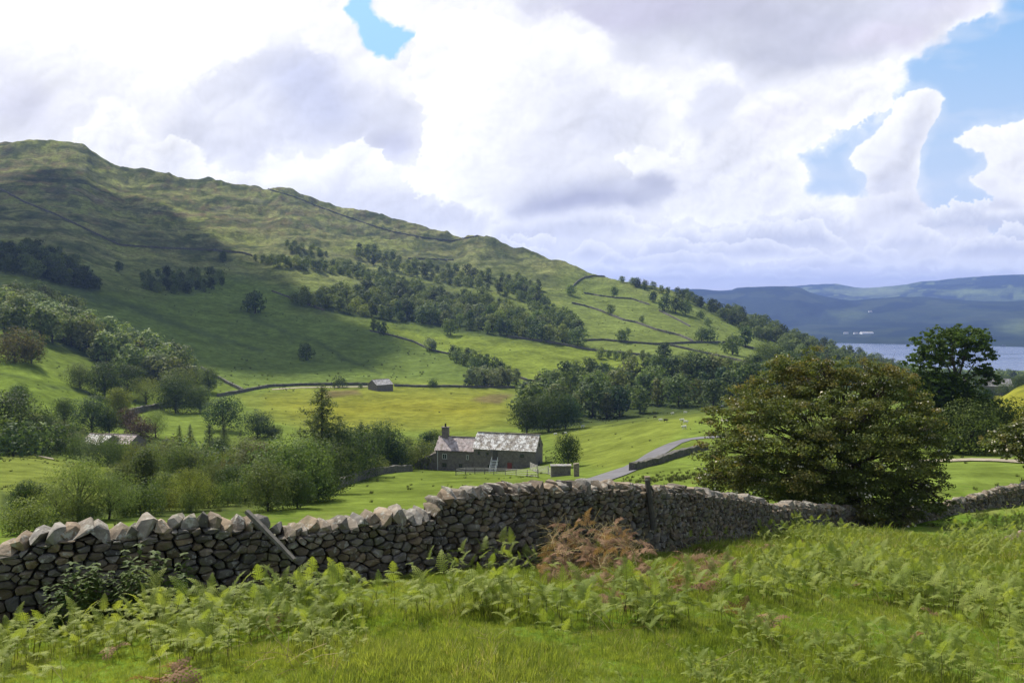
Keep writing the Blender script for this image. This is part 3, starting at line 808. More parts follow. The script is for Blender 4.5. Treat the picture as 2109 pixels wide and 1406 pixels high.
# unit-height prototypes; mid distance ones keep crown and trunk apart
MID = {
 'round': [tree_proto("round_tree", 11, 7000, 0.019, 1.00, 0.05, 16, clump=.13, jit=.40, thick=.28), tree_proto("round_tree", 12, 7500, 0.019, 1.15, 0.03, 18, flat=.75, clump=.13, jit=.40, thick=.28), tree_proto("round_tree", 13, 7000, 0.018, 0.90, 0.07, 16, clump=.13, jit=.40, thick=.28), tree_proto("round_tree", 14, 7000, 0.019, 1.05, 0.04, 14, clump=.13, jit=.40, thick=.28, spread=.75)],
 'tall': [tree_proto("tall_tree", 21, 5600, 0.018, 0.60, 0.04, 16, spread=.6, clump=.1), tree_proto("tall_tree", 22, 5600, 0.018, 0.70, 0.05, 16, clump=.1)],
 'airy': [tree_proto("airy_tree", 31, 9500, 0.0115, 1.0, 0.10, 18, thick=.55, spread=.8, clump=.08, jit=.6), tree_proto("airy_tree", 32, 9500, 0.0115, 0.9, 0.12, 17, thick=.55, spread=.8, clump=.08, jit=.6)],
 'bush': [tree_proto("bush", 41, 4200, 0.032, 1.5, 0.02, 14, flat=.9, spread=.75, clump=.1), tree_proto("bush", 42, 4200, 0.032, 1.9, 0.0, 16, flat=.9, spread=.8, clump=.1)],
 'conifer': [larch_proto("conifer", 51, 70, 0.24, 130), larch_proto("conifer", 52, 60, 0.19, 110)],
 'larch': [larch_proto("larch", 53, 62, 0.44, 330)],
}
FARP = {
 'round': [tree_proto("far_tree", 61 + i, 900, 0.050, w, h0, 9, tr=.03, limbs=False, mat=M_LEAF_FAR, clump=.2, thick=.22, jit=.32) for i, (w, h0) in enumerate([(.85, .04), (1.0, .02), (.78, .07), (.92, .05), (1.1, .0)])],
 'tall': [tree_proto("far_tree", 71 + i, 760, 0.045, w, h0, 8, tr=.03, limbs=False, mat=M_LEAF_FAR, clump=.2, thick=.25, jit=.32) for i, (w, h0) in enumerate([(.68, .06), (.58, .02)])],
 'bush': [tree_proto("far_bush", 81, 600, 0.072, 1.6, 0.0, 9, tr=.03, limbs=False, mat=M_LEAF_FAR, flat=.9, clump=.2, jit=.35)],
}
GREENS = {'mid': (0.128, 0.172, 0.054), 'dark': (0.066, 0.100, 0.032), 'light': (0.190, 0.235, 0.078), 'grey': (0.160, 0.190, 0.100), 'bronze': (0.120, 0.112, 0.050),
          'blue': (0.052, 0.088, 0.042), 'yellow': (0.185, 0.225, 0.055), 'purple': (0.085, 0.060, 0.052), 'olive': (0.125, 0.148, 0.052)}
TONE = {'mid': 'mid green', 'dark': 'dark green', 'light': 'pale green', 'grey': 'grey green', 'bronze': 'bronze green', 'blue': 'very dark green', 'olive': 'olive green', 'yellow': 'yellow green'}
def tint(name, amt=0.16):
    c = GREENS[name]; k = 1 + random.uniform(-amt, amt); h = random.uniform(-.08, .08)
    return (c[0] * k * (1 + h), c[1] * k, c[2] * k * (1 - h), 1)
CAT = {'round': 'tree', 'tall': 'tree', 'airy': 'tree', 'bush': 'bush', 'conifer': 'conifer', 'larch': 'larch'}
NAME = {'round': 'broadleaf_tree', 'tall': 'broadleaf_tree', 'airy': 'ash_tree', 'bush': 'bush', 'conifer': 'conifer_tree', 'larch': 'larch_tree'}
TREE_COUNT = [0]
def plant(px, yb, hpx, kind, col, label, group=None, r=None, wide=1.0, far=False, pos=None, hm=None):
    if pos is None:
        if r is not None:
            d = px_dir(px, yb); h = math.hypot(d[0], d[1]); pos = Vector((d[0] / h * r, d[1] / h * r, 0)); pos.z = Tz(pos.x, pos.y)
        else: pos = hit(px, yb, 26)
    dep = float(project(pos.x, pos.y, pos.z)[2])
    h = (hm if hm else hpx * dep / F) * (1.10 if kind in ('round', 'tall', 'airy') else 1.0)
    rz = random.uniform(0, 6.28); k = random.uniform(.93, 1.07)
    TREE_COUNT[0] += 1
    sc = (h * wide * k, h * wide * k, h)
    if far:
        cr, tk = random.choice(FARP[kind])
        o = thing(NAME[kind], label, CAT[kind], pos, (0, 0, rz), group, None, sc)
        c = link('crown', cr, o); c.color = tint(col); link('trunk', tk, o); return o
    cr, tk = random.choice(MID[kind])
    o = thing(NAME[kind], label, CAT[kind], pos, (0, 0, rz), group, None, sc)
    c = link('crown', cr, o); c.color = tuple(v * .82 for v in tint(col)[:3]) + (1,); link('trunk', tk, o)
    return o

def scatter_poly(poly, n, mind, seed):
    r = random.Random(seed); xs = [p[0] for p in poly]; ys = [p[1] for p in poly]; pts = []
    tries = 0
    while len(pts) < n and tries < n * 60:
        tries += 1
        x, y = r.uniform(min(xs), max(xs)), r.uniform(min(ys), max(ys))
        if not bool(inpoly(np.array(x), np.array(y), poly)): continue
        if any((x - a) ** 2 + ((y - b) * 1.6) ** 2 < mind * mind for a, b in pts): continue
        pts.append((x, y))
    return pts

def wood(poly, n, mind, hm, label, group, seed, cols, kinds=('round', 'round', 'tall'), indiv=None, rmin=200, stuff_label=None):
    """trees of one wood: the nearest are single trees, the rest one mass"""
    pts = scatter_poly(poly, n, mind, seed); pts.sort(key=lambda p: -p[1])
    random.seed(seed); indiv = len(pts) if indiv is None else indiv
    V = []; Fc = []; LT = []; LV = []; MI = []; b = 0; cs = []
    for i, (x, y) in enumerate(pts):
        p = hit(x, y, rmin); h = random.uniform(*hm); k = random.choice(kinds); c = random.choice(cols)
        if i < indiv: plant(x, y, 0, k, c, label.replace('broadleaf', TONE[c] + ' broadleaf').replace('pale crowned', TONE[c]).replace('small tree', 'small ' + TONE[c] + ' tree').replace('slender tree', 'slender ' + TONE[c] + ' tree'), group, far=True, pos=p - Vector((0, 0, 0.3)), hm=h)
        else:
            me = random.choice(FARP[k])[0]; nv = len(me.vertices); co = np.zeros(nv * 3, np.float32); me.vertices.foreach_get('co', co); co = co.reshape(-1, 3)
            a = random.uniform(0, 6.28); kx = random.uniform(.9, 1.1)
            R = np.array([[cos(a) * kx, -sin(a) * kx, 0], [sin(a) * kx, cos(a) * kx, 0], [0, 0, 1]])
            V.append(co @ R.T * h + np.array([p.x, p.y, p.z - .3]))
            li = np.zeros(len(me.loops), np.int32); me.loops.foreach_get('vertex_index', li); Fc.append(li + b)
            lt = np.zeros(len(me.polygons), np.int32); me.polygons.foreach_get('loop_total', lt); LT.append(lt)
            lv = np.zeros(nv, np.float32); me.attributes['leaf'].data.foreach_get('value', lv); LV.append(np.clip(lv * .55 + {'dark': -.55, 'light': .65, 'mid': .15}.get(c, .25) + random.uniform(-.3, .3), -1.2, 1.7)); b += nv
    if V:
        me = np_mesh("woodland", np.vstack(V), np.concatenate(Fc), np.concatenate(LT), [M_LEAF_FAR], {"leaf": ('FLOAT', np.concatenate(LV))})
        o = link("woodland", me, kind="stuff", label=stuff_label or label); o.color = tint('mid', 0)

def build_trees():
    mix = ['mid', 'mid', 'light', 'dark', 'grey']
    # ---- woods
    wood([(0,650),(40,632),(110,640),(180,670),(240,700),(320,745),(395,770),(410,800),(360,805),(300,785),(230,758),(140,716),(60,700),(0,690)], 60, 17.5, (8.5, 14.5),
         "broadleaf tree in the long wood running down the left fellside", "trees of the wood down the left fellside", 301, ['mid', 'light', 'light', 'grey', 'olive', 'mid'], indiv=88)
    wood([(0,625),(60,610),(120,630),(60,640),(0,650)], 14, 16, (8, 11), "pale crowned tree along the top of the left fellside wood", "pale trees on top of the left wood", 302, ['light', 'olive'])
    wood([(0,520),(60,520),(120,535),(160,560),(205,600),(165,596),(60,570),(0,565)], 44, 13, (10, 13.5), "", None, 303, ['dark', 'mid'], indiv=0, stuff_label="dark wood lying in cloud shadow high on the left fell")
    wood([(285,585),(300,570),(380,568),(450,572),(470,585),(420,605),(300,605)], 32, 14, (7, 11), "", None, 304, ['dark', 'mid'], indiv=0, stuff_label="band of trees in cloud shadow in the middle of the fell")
    wood([(510,535),(560,535),(640,548),(720,552),(800,575),(880,600),(870,618),(790,598),(740,575),(660,560),(560,548)], 62, 11, (7, 12.5), "", None, 305, ['light', 'mid', 'mid'], indiv=0, stuff_label="upper strip of scattered trees on the sunny fellside")
    wood([(590,505),(640,508),(680,528),(640,530),(600,518)], 12, 10, (6, 9), "", None, 311, ['mid'], indiv=0, stuff_label="small copse below the crags of the fell")
    wood([(720,520),(760,515),(850,548),(960,560),(1060,575),(1120,600),(1110,625),(1030,612),(930,590),(830,565),(750,540)], 70, 14, (6.5, 13), "", None, 306, ['light', 'mid', 'dark'], indiv=0, stuff_label="scattered trees high on the fell under the knoll")
    wood([(590,625),(640,612),(720,600),(790,598),(880,612),(980,618),(1060,640),(1100,665),(1180,700),(1150,708),(1040,694),(960,680),(850,664),(740,652),(660,640)], 160, 12.5, (7.5, 14),
         "broadleaf tree on the lower edge of the big hillside wood", "trees on the lower edge of the hillside wood", 307, mix, indiv=58, stuff_label="dense mixed wood across the middle of the sunny fellside")
    wood([(1050,590),(1080,588),(1110,600),(1130,640),(1180,665),(1200,690),(1170,690),(1110,650),(1060,620)], 34, 11, (8, 13), "", None, 312, mix, indiv=0, stuff_label="open straggle of trees at the right end of the wood")
    wood([(1240,730),(1290,736),(1340,742),(1385,750),(1380,757),(1300,750),(1225,738)], 12, 12, (5, 7), "small tree in the line along the field wall", "small trees along the field wall", 308, ['mid', 'light'])
    wood([(1080,868),(1110,815),(1170,795),(1250,785),(1330,785),(1430,790),(1520,790),(1630,775),(1640,850),(1480,838),(1330,852),(1200,868),(1100,885)], 62, 26, (9.5, 15),
         "broadleaf tree in the valley wood beyond the sheep field", "trees of the valley wood beyond the sheep field", 309, ['dark', 'mid', 'blue', 'mid', 'olive', 'dark'], rmin=262)
    wood([(1440,630),(1490,640),(1560,668),(1640,700),(1720,722),(1850,756),(1850,775),(1750,770),(1650,735),(1560,700),(1480,655)], 130, 8.5, (9, 14), "", None, 310, ['mid', 'dark', 'blue'], indiv=0, stuff_label="dark wood along the shoulder of the fell above the lake")
    wood([(1640,735),(1760,765),(1900,770),(2109,775),(2180,775),(2180,800),(2000,800),(1850,800),(1700,790)], 95, 10, (9, 13), "", None, 313, ['blue', 'mid', 'dark', 'mid'], indiv=0, rmin=420, stuff_label="wooded flat land between the valley and the lake")
    wood([(1270,580),(1330,590),(1400,608),(1440,620),(1440,632),(1390,615),(1330,598)], 22, 12, (8, 11), "", None, 314, ['dark', 'bronze', 'mid'], indiv=0, stuff_label="line of dark trees along the skyline of the ridge")
    # ---- single trees and small groups, far fell
    for x, y, h, k, c, lb in [
        (459,540,20,'round','dark',"lone round tree in shadow below the long fell wall"), (245,560,20,'round','dark',"lone dark bush like tree left of the shadowed band of trees"),
        (525,645,42,'round','dark',"tall tree in shadow above the middle pasture"), (632,742,32,'round','dark',"small tree standing by the gully in the shadowed pasture"),
        (770,680,24,'tall','mid',"first thin tree of three above the diagonal wall"), (780,683,20,'tall','mid',"middle thin tree of three above the diagonal wall"), (790,690,26,'tall','dark',"dark third tree of three above the diagonal wall"),
        (928,690,30,'round','mid',"lone dark tree standing forward of the hillside wood"), (884,722,24,'round','grey',"left of two pale trees beside the diagonal wall"), (893,722,18,'round','grey',"right of two pale trees beside the diagonal wall"),
        (1280,704,24,'round','mid',"lone round tree standing on the upper cross wall"), (1293,690,14,'round','light',"tiny tree just above the lone tree on the cross wall"),
        (1257,648,20,'round','mid',"lone tree beside the second wall of the upper fields"), (1322,665,14,'round','light',"very small pale tree in the upper field"),
        (1190,712,34,'round','mid',"dark round tree at the right end of the hillside wood"), (1152,672,26,'round','mid',"rounded tree above the right end of the wood"),
        (1425,790,60,'round','dark',"large dark oak left of the field corner in the valley"), (1368,742,34,'round','dark',"dense dark tree with a shadow at the end of the green field"),
        (1351,768,36,'tall','light',"slim pale tree rising from the hedge below the green field"), (1445,702,26,'round','mid',"left tree of the pair beside the upper junction of walls"),
        (1463,705,28,'round','mid',"right tree of the pair beside the upper junction of walls"), (1535,715,36,'round','dark',"dark tree with a companion on the upper right pasture"), (1508,730,40,'round','mid',"bushy tree left of the dark one on the upper right pasture"),
        (1310,590,16,'round','dark',"left skyline tree on the ridge"), (1328,592,14,'round','bronze',"brownish skyline tree on the ridge"), (1176,608,20,'round','mid',"tree at the bend of the wall below the ridge"),
        (1265,612,20,'round','mid',"pale round tree under the ridge wall"), (1345,622,20,'round','dark',"first dark tree of the clump under the ridge"), (1368,640,30,'round','dark',"second dark tree of the clump under the ridge"), (1392,645,32,'round','mid',"third tree of the clump under the ridge"), (1412,648,26,'round','mid',"last tree of the clump under the ridge"),
        (1444,655,14,'bush','dark',"dark bush on the upper right slope"), (1457,670,14,'bush','mid',"bush by the short wall on the upper right slope"), (1540,690,18,'bush','mid',"spreading bush high on the right slope"),
        (1497,652,22,'tall','dark',"dark skyline tree where the ridge drops to the lake"),
        (1575,760,50,'round','mid',"large pale tree at the foot of the right slope"), (1600,768,52,'round','dark',"large dark tree at the foot of the right slope"), (1545,775,40,'round','mid',"mid green tree at the foot of the right slope"),
        (1470,772,34,'round','dark',"dark tree right of the large oak in the valley"), (1500,772,32,'round','mid',"bushy tree below the lower field wall"),
        (1180,790,42,'round','light',"tall pale tree at the left of the valley wood"), (1125,800,36,'round','mid',"rounded tree left of the valley wood"), (1245,785,34,'round','dark',"broad dark tree at the top of the valley wood"),
        (700,797,20,'bush','dark',"dark bush by the lane wall left of the field barn"), (893,797,16,'bush','dark',"dark bush by the lane wall right of the field barn"), (743,799,8,'bush','dark',"low bush against the field barn end")]:
        plant(x, y, h, k, c, lb, far=(h < 46), r=None)
    wood([(930,735),(960,738),(1000,750),(1030,762),(1035,775),(1000,772),(960,758),(930,745)], 14, 12, (6.5, 8.5), "dark tree in the clump on the bank right of the field barn", "dark trees on the bank", 320, ['dark', 'mid'])
    wood([(965,798),(1000,797),(1070,797),(1070,786),(1000,786),(970,790)], 13, 10, (8, 9.5), "slender tree of the row along the lane wall behind the meadow", "slender trees along the lane wall", 321, ['mid', 'grey'], kinds=('tall', 'tall', 'round'))
    # ---- left valley
    for x, y, h, k, c, lb, *o in [
        (30,745,58,'bush','bronze',"bronze green thicket on the open field at the far left"), (65,748,50,'round','mid',"rounded tree at the right of the bronze thicket"),
        (165,800,46,'round','olive',"brownish tree left of the big domed oak"), (215,818,66,'round','dark',"big domed dark oak below the fellside wood"), (262,816,58,'round','dark',"dark tree joined to the right of the domed oak"),
        (300,832,48,'airy','yellow',"thin yellow green tree on the rough bank"), (330,785,52,'round','grey',"pale grey green tree above the rough bank"), (372,830,62,'round','mid',"spreading tree where the bank meets the wall"),
        (362,850,66,'round','dark',"dark leaning tree above the big stone wall"), (412,850,50,'round','mid',"mid green tree right of the leaning tree"), (430,808,48,'round','mid',"tree at the foot of the field wall"),
        (460,885,60,'round','blue',"dense blue green oak at the field corner"), (530,900,48,'round','blue',"low wide oak right of the field corner"), (560,902,24,'bush','dark',"dark bush beside the low wide oak"),
        (245,865,62,'tall','yellow',"tall thin yellow green tree behind the hidden house"), (10,925,105,'round','dark',"large dark tree at the left edge of the valley"), (40,840,44,'round','dark',"dark tree on the left edge above the large one"),
        (48,900,60,'round','mid',"mid green tree right of the large edge tree"), (133,872,46,'round','dark',"round dark tree left of the tall dark one"), (190,892,66,'round','blue',"tall dark conical tree above the pale roofs"), (225,895,48,'round','dark',"dark tree between the conical tree and the copper one"),
        (70,915,60,'tall','light',"pale slim tree in the valley hedge"), (90,905,50,'round','mid',"bushy tree left of the hidden house"), (125,918,46,'round','olive',"olive bush tree just left of the pale roofs"), (150,930,40,'bush','grey',"greyish bush below the pale roofs"),
        (290,905,38,'bush','purple',"copper purple bush right of the pale roofs"), (268,880,34,'bush','purple',"dark purple bush behind the copper one"), (320,900,50,'airy','light',"wispy pale tree on the small sheep field"),
        (370,920,46,'conifer','mid',"left pointed conifer of the valley group"), (392,916,44,'conifer','grey',"pale pointed conifer beside the left one"), (432,950,80,'conifer','blue',"tall blue green conifer in the middle of the valley"), (462,925,60,'conifer','mid',"slim conifer right of the tall blue green one"), (450,955,50,'round','dark',"dark tree at the foot of the tall conifer"),
        (485,990,62,'airy','light',"pale birch like tree in the valley gap"), (495,1000,36,'airy','yellow',"small pale sapling below the birch like tree"), (505,965,54,'round','olive',"brownish tree right of the conifers"), (530,950,34,'bush','mid',"rounded bush left of the larch group")]:
        plant(x, y, h, k, c, lb)
    for i, (x, y, h, c) in enumerate([(165,945,44,'mid'), (195,955,50,'grey'), (225,960,52,'mid'), (255,962,52,'light'), (285,968,48,'olive'), (310,975,50,'mid'), (338,972,56,'grey'), (362,985,60,'mid'), (388,985,54,'light'), (412,985,60,'grey'), (440,990,50,'mid'), (465,998,48,'bronze')]):
        plant(x, y, h, 'bush', c, TONE[c] + " bush in the thick hedge along the valley stream", "bushes of the thick valley hedge", wide=0.62)
    wood([(330,940),(420,945),(520,975),(560,985),(540,1005),(440,1000),(340,980)], 12, 17, (4.0, 5.5), "broadleaf bush filling the valley belt behind the thick hedge", "bushes filling the valley belt", 330, ['dark', 'mid', 'olive', 'grey'], kinds=('bush',), rmin=120)
    wood([(0,925),(60,900),(120,905),(160,925),(90,935),(0,945)], 12, 17, (4.0, 6.5), "broadleaf bush at the left end of the valley belt", "bushes at the left end of the valley belt", 331, ['dark', 'mid'], kinds=('bush',), rmin=120)
    for i, (x, h, r, c) in enumerate([(95,36,58,'mid'), (150,40,62,'olive'), (190,36,60,'mid'), (255,44,64,'dark'), (310,44,70,'mid'), (350,40,72,'olive'), (395,40,68,'mid'), (430,44,76,'dark'), (470,44,78,'mid'), (505,48,84,'olive'), (530,52,92,'dark'), (560,46,92,'mid')]):
        plant(x, 1080, h, 'bush', c, TONE[c] + " bush in the undergrowth between the trees behind the left wall", "undergrowth bushes behind the left wall", r=r, wide=.7)
    # ---- trees just below the near wall, left
    for x, y, h, k, c, lb, r in [
        (52,1075,62,'round','dark',"dark holly like tree just over the wall at far left", 75), (85,1078,52,'round','dark',"second dark tree just over the wall at far left", 75),
        (165,1105,118,'airy','light',"tall airy ash with a dark stem over the left wall", 62), (120,1110,76,'airy','light',"low airy ash left of the tall ash", 60), (225,1110,88,'airy','light',"airy ash spreading right of the tall ash", 62),
        (60,1120,62,'bush','light',"pale bush rising behind the left cope stones", 52), (298,1080,100,'tall','olive',"dark narrow tree standing behind the ashes", 88), (248,1070,74,'tall','olive',"thin dark tree left of the narrow dark one", 88),
        (345,1090,60,'round','mid',"shaded tree right of the narrow dark tree", 80), (392,1095,82,'airy','yellow',"bright yellow green tree behind the wall", 70), (440,1075,74,'airy','olive',"soft olive tree right of the bright one", 86), (480,1080,72,'round','dark',"dark green tree before the gap in the trees", 84),
        (290,1110,60,'bush','mid',"bushes low behind the left wall", 66), (520,1050,84,'round','grey',"greyish rounded tree at the edge of the green field", 118), (548,1045,88,'airy','bronze',"bronze tinged tree beside the green field", 118)]:
        plant(x, y, h, k, c, lb, r=r)
    # ---- big group with the larch
    for x, y, h, k, c, lb, r in [
        (665,1012,196,'larch','olive',"tall ragged larch rising over the farm trees", 140), (590,1040,122,'round','mid',"broad tree left of the tall larch", None), (634,1034,118,'round','mid',"wide leafy tree under the tall larch", None),
        (676,1016,96,'round','dark',"dark tree below the larch on the wall line", None), (705,1000,100,'round','dark',"dark tree right of the larch", 138), (552,1052,92,'round','olive',"olive tree at the lower left of the larch group", None), (612,1046,70,'round','dark',"shadowed tree low in the larch group", None), (575,1050,70,'round','blue',"very dark tree low on the left of the larch group", 108), (655,1030,60,'bush','dark',"dark bush at the foot of the larch group", None),
        (728,990,88,'round','dark',"dark tree at the right end of the larch group", 146), (744,958,104,'conifer','blue',"dark pointed conifer right of the larch", 168), (778,950,86,'round','dark',"round dark tree beside the pointed conifer", 172), (800,953,66,'round','blue',"dark bushy tree left of the cottage", 172), (815,955,40,'bush','dark',"dark bush between the trees and the cottage", 174),
        (716,972,30,'bush','light',"pale flowering bush above the garden wall", 150), (745,972,38,'bush','yellow',"bright green bush above the garden wall", 152), (775,966,30,'bush','light',"small pale bush left of the garden wall end", 156)]:
        plant(x, y, h, k, c, lb, r=r)
    for x, y, h, k, c, lb, r in [
        (838,912,52,'tall','light',"pale oval tree behind the garden left of the cottage", 200), (880,905,58,'tall','blue',"dark tree behind the cottage chimney", 205), (896,912,62,'tall','mid',"paler tree beside the dark one behind the chimney", 205),
        (858,945,50,'bush','light',"bright garden bush left of the cottage", 178), (882,930,40,'bush','mid',"garden bush against the cottage gable", 180), (912,915,48,'round','grey',"grey green tree behind the cottage roof", 190), (930,912,44,'round','mid',"green tree behind the middle of the cottage roof", 190), (950,915,42,'round','dark',"dark round tree behind the cottage roof", 188), (978,912,44,'tall','mid',"tree peeping over the join of cottage and barn", 192),
        (1052,900,30,'bush','bronze',"brown twiggy bush behind the barn roof", 215), (1038,897,20,'bush','bronze',"small brown bush left of the twiggy one", 216),
        (1085,880,66,'round','dark',"large dark sycamore at the left end of the valley wood", 262), (1130,878,74,'round','dark',"largest dark sycamore behind the barn", 262), (1165,872,62,'round','blue',"dark sycamore right of the largest one", 264)]:
        plant(x, y, h, k, c, lb, r=r)
    o = plant(1170, 972, 64, 'round', 'dark', "compact dark holly tree beside the farm gate", r=148, wide=.80); o.children[0].color = (0.035, 0.058, 0.022, 1)
    # ---- right side
    for x, y, h, k, c, lb, r in [
        (2000,915,100,'round','mid',"leafy tree low between the tall sycamore and the field", 112), (2060,905,92,'round','mid',"spreading tree right of the tall sycamore", 118), (1935,915,96,'round','mid',"leafy tree behind the flowering hawthorn", 118),
        (2030,840,44,'round','blue',"dark tree behind the spreading tree", 300)]:
        plant(x, y, h, k, c, lb, r=r)
    for x, y, h, k, c in [(1985,800,30,'round','blue'), (2010,795,34,'round','mid'), (2040,790,30,'round','blue'), (2085,790,34,'conifer','blue'), (2100,792,38,'round','dark'), (1950,795,30,'round','mid'), (2068,800,22,'round','mid')]:
        plant(x, y, h, k, c, "tree among the village houses before the lake", "trees among the village houses", r=520 + random.uniform(-40, 60))
build_trees()

# ------------------------------------------------------------------ the flowering hawthorn and the tall sycamore
def mat_hawthorn():
    m, g, out = material("hawthorn_leaves")
    lv = attr(g, "leaf", out='Fac'); P = worldco(g)
    n = g.noise(P, 0.9, 4, 0.6)
    c = g.mix(g.mr(lv, 0, 1, 0, 1), (0.062, 0.086, 0.024), (0.135, 0.165, 0.046))
    tipm = g.m('MULTIPLY', g.mr(n, 0.46, 0.60, 0, 1), g.mr(attr(g, "outer", out='Fac'), 0.2, 1.0, 0.15, 1))
    c = g.mix(g.m('MULTIPLY', tipm, 0.62), c, g.mix(lv, (0.200, 0.125, 0.050), (0.320, 0.235, 0.100)))
    p = principled(g, c, 0.6, 0.12)
    tr = g.node('ShaderNodeBsdfTranslucent'); g.put(tr.inputs[0], g.vm('MULTIPLY', c, (1.5, 1.4, 0.7)))
    mx = g.node('ShaderNodeMixShader'); mx.inputs[0].default_value = 0.36
    g.l.new(p, mx.inputs[1]); g.l.new(tr.outputs[0], mx.inputs[2]); g.l.new(mx.outputs[0], out.inputs[0])
    return m
def custom_tree(name, label, cat, base, lobes, nleaf, leaf, mats, limbs_from, tr, seed, col=None, blossom=0, thick=.5, clump=.05, mains=5, tint_=None):
    """a tree of its own from lobes given in metres round its base"""
    global rng
    random.seed(seed); rng = np.random.default_rng(seed)
    o = thing(name, label, cat, base)
    L = np.array(lobes)
    # each lobe breaks up into many smaller tufts
    tufts = []
    for l in lobes:
        k = int(10 + 26 * (l[3] * l[4] * l[5]) ** (2 / 3.0))
        for _ in range(k):
            d = Vector((random.gauss(0, 1), random.gauss(0, 1), random.gauss(0, 1))).normalized(); rr = random.uniform(.5, 1.28)
            q = random.uniform(.13, .42) * min(1.0, max(.5, l[3] * .75))
            tufts.append((l[0] + d.x * l[3] * rr, l[1] + d.y * l[4] * rr, l[2] + d.z * l[5] * rr, q * 1.3, q * 1.3, q * .60))
    P, N = sample_lobes(tufts, nleaf, 0.75, 0.35, 0.7)
    cen = L[:, :3].mean(0); ext = np.abs(P - cen) / (np.abs(L[:, :3] - cen).max(0) + L[:, 3:6].mean(0))
    outer = np.clip((np.linalg.norm(ext * [1, 1, 1], axis=1) - .45) * 1.6 + 0.35 * (P[:, 2] - cen[2]) / (np.ptp(P[:, 2]) * .5), 0, 1)
    sz = leaf * (0.6 + 0.8 * rng.random(nleaf)); lv = rng.random(nleaf)
    me = leaf_mesh("crown", P, N, sz, mats, 0.7, lv)
    a = me.attributes.new("outer", 'FLOAT', 'POINT'); a.data.foreach_set('value', np.repeat(outer, 4).astype(np.float32))
    c = link('crown', me, o)
    if tint_: c.color = tint_
    if blossom:
        ks = rng.choice(len(tufts), 420); ii = ks[rng.integers(0, 420, blossom)]
        Lt = np.array(tufts)[ii]; d = rng.normal(size=(blossom, 3)); d /= np.linalg.norm(d, axis=1, keepdims=True); d[:, 2] = np.abs(d[:, 2]) * .8
        Pb = Lt[:, :3] + d * Lt[:, 3:6] * 1.02
        mb = mat_plain("hawthorn_blossom", (0.62, 0.56, 0.44), 0.8, 0.1, 2, .2, 0)
        link('blossom', leaf_mesh("blossom", Pb, d, leaf * (0.5 + 0.5 * rng.random(blossom)), [mb], .9), o)
    tb = MB(); top = Vector(limbs_from)
    tb.tube(limb_pts((0, 0, -.5), top, 0, 4, .06), [tr * 1.4, tr * 1.05, tr * .95, tr * .85, tr * .7], 10)
    link('trunk', tb.mesh('trunk', M_BARK, True), o)
    lb = MB()
    for l in lobes:
        e = Vector(l[:3]); s = Vector((0, 0, 0)).lerp(top, random.uniform(.55, 1.0))
        pts = limb_pts(s, e, .06, 6, .10); r0 = tr * random.uniform(.28, .5)
        lb.tube(pts, [r0 * (1 - .8 * i / 6) for i in range(7)], 6)
        for j in range(7):
            t = pts[random.randint(2, 5)]; dd = Vector((random.gauss(0, 1), random.gauss(0, 1), random.gauss(0, .6))).normalized()
            e2 = e + Vector((dd.x * l[3], dd.y * l[4], dd.z * l[5])) * .85
            p2 = limb_pts(t, e2, .05, 4, .12); lb.tube(p2, [r0 * .32, r0 * .25, r0 * .18, r0 * .1, r0 * .04], 4)
            for _ in range(2):
                dd = Vector((random.gauss(0, 1), random.gauss(0, 1), random.gauss(0, 1))) * .45
                lb.tube(limb_pts(p2[2], Vector(p2[4]) + dd, .05, 2, .1), [r0 * .12, r0 * .08, r0 * .03], 3)
    link('limbs', lb.mesh('limbs', M_BARK, True), o)
    return o
def lobes_px(spec, base, depth):
    """spec: (px, py, rx_px, rz_px, dy metres) -> lobes round the base"""
    out = []
    for px, py, rx, rz, dy in spec:
        D = depth + dy; k = D / F; d = px_dir(px, py); d = d / (d[1] * cos(PITCH) - d[2] * sin(PITCH)) * D
        out.append((d[0] - base.x, d[1] - base.y, d[2] - base.z, rx * k, (rx * k + .5) * .8, rz * k))
    return out
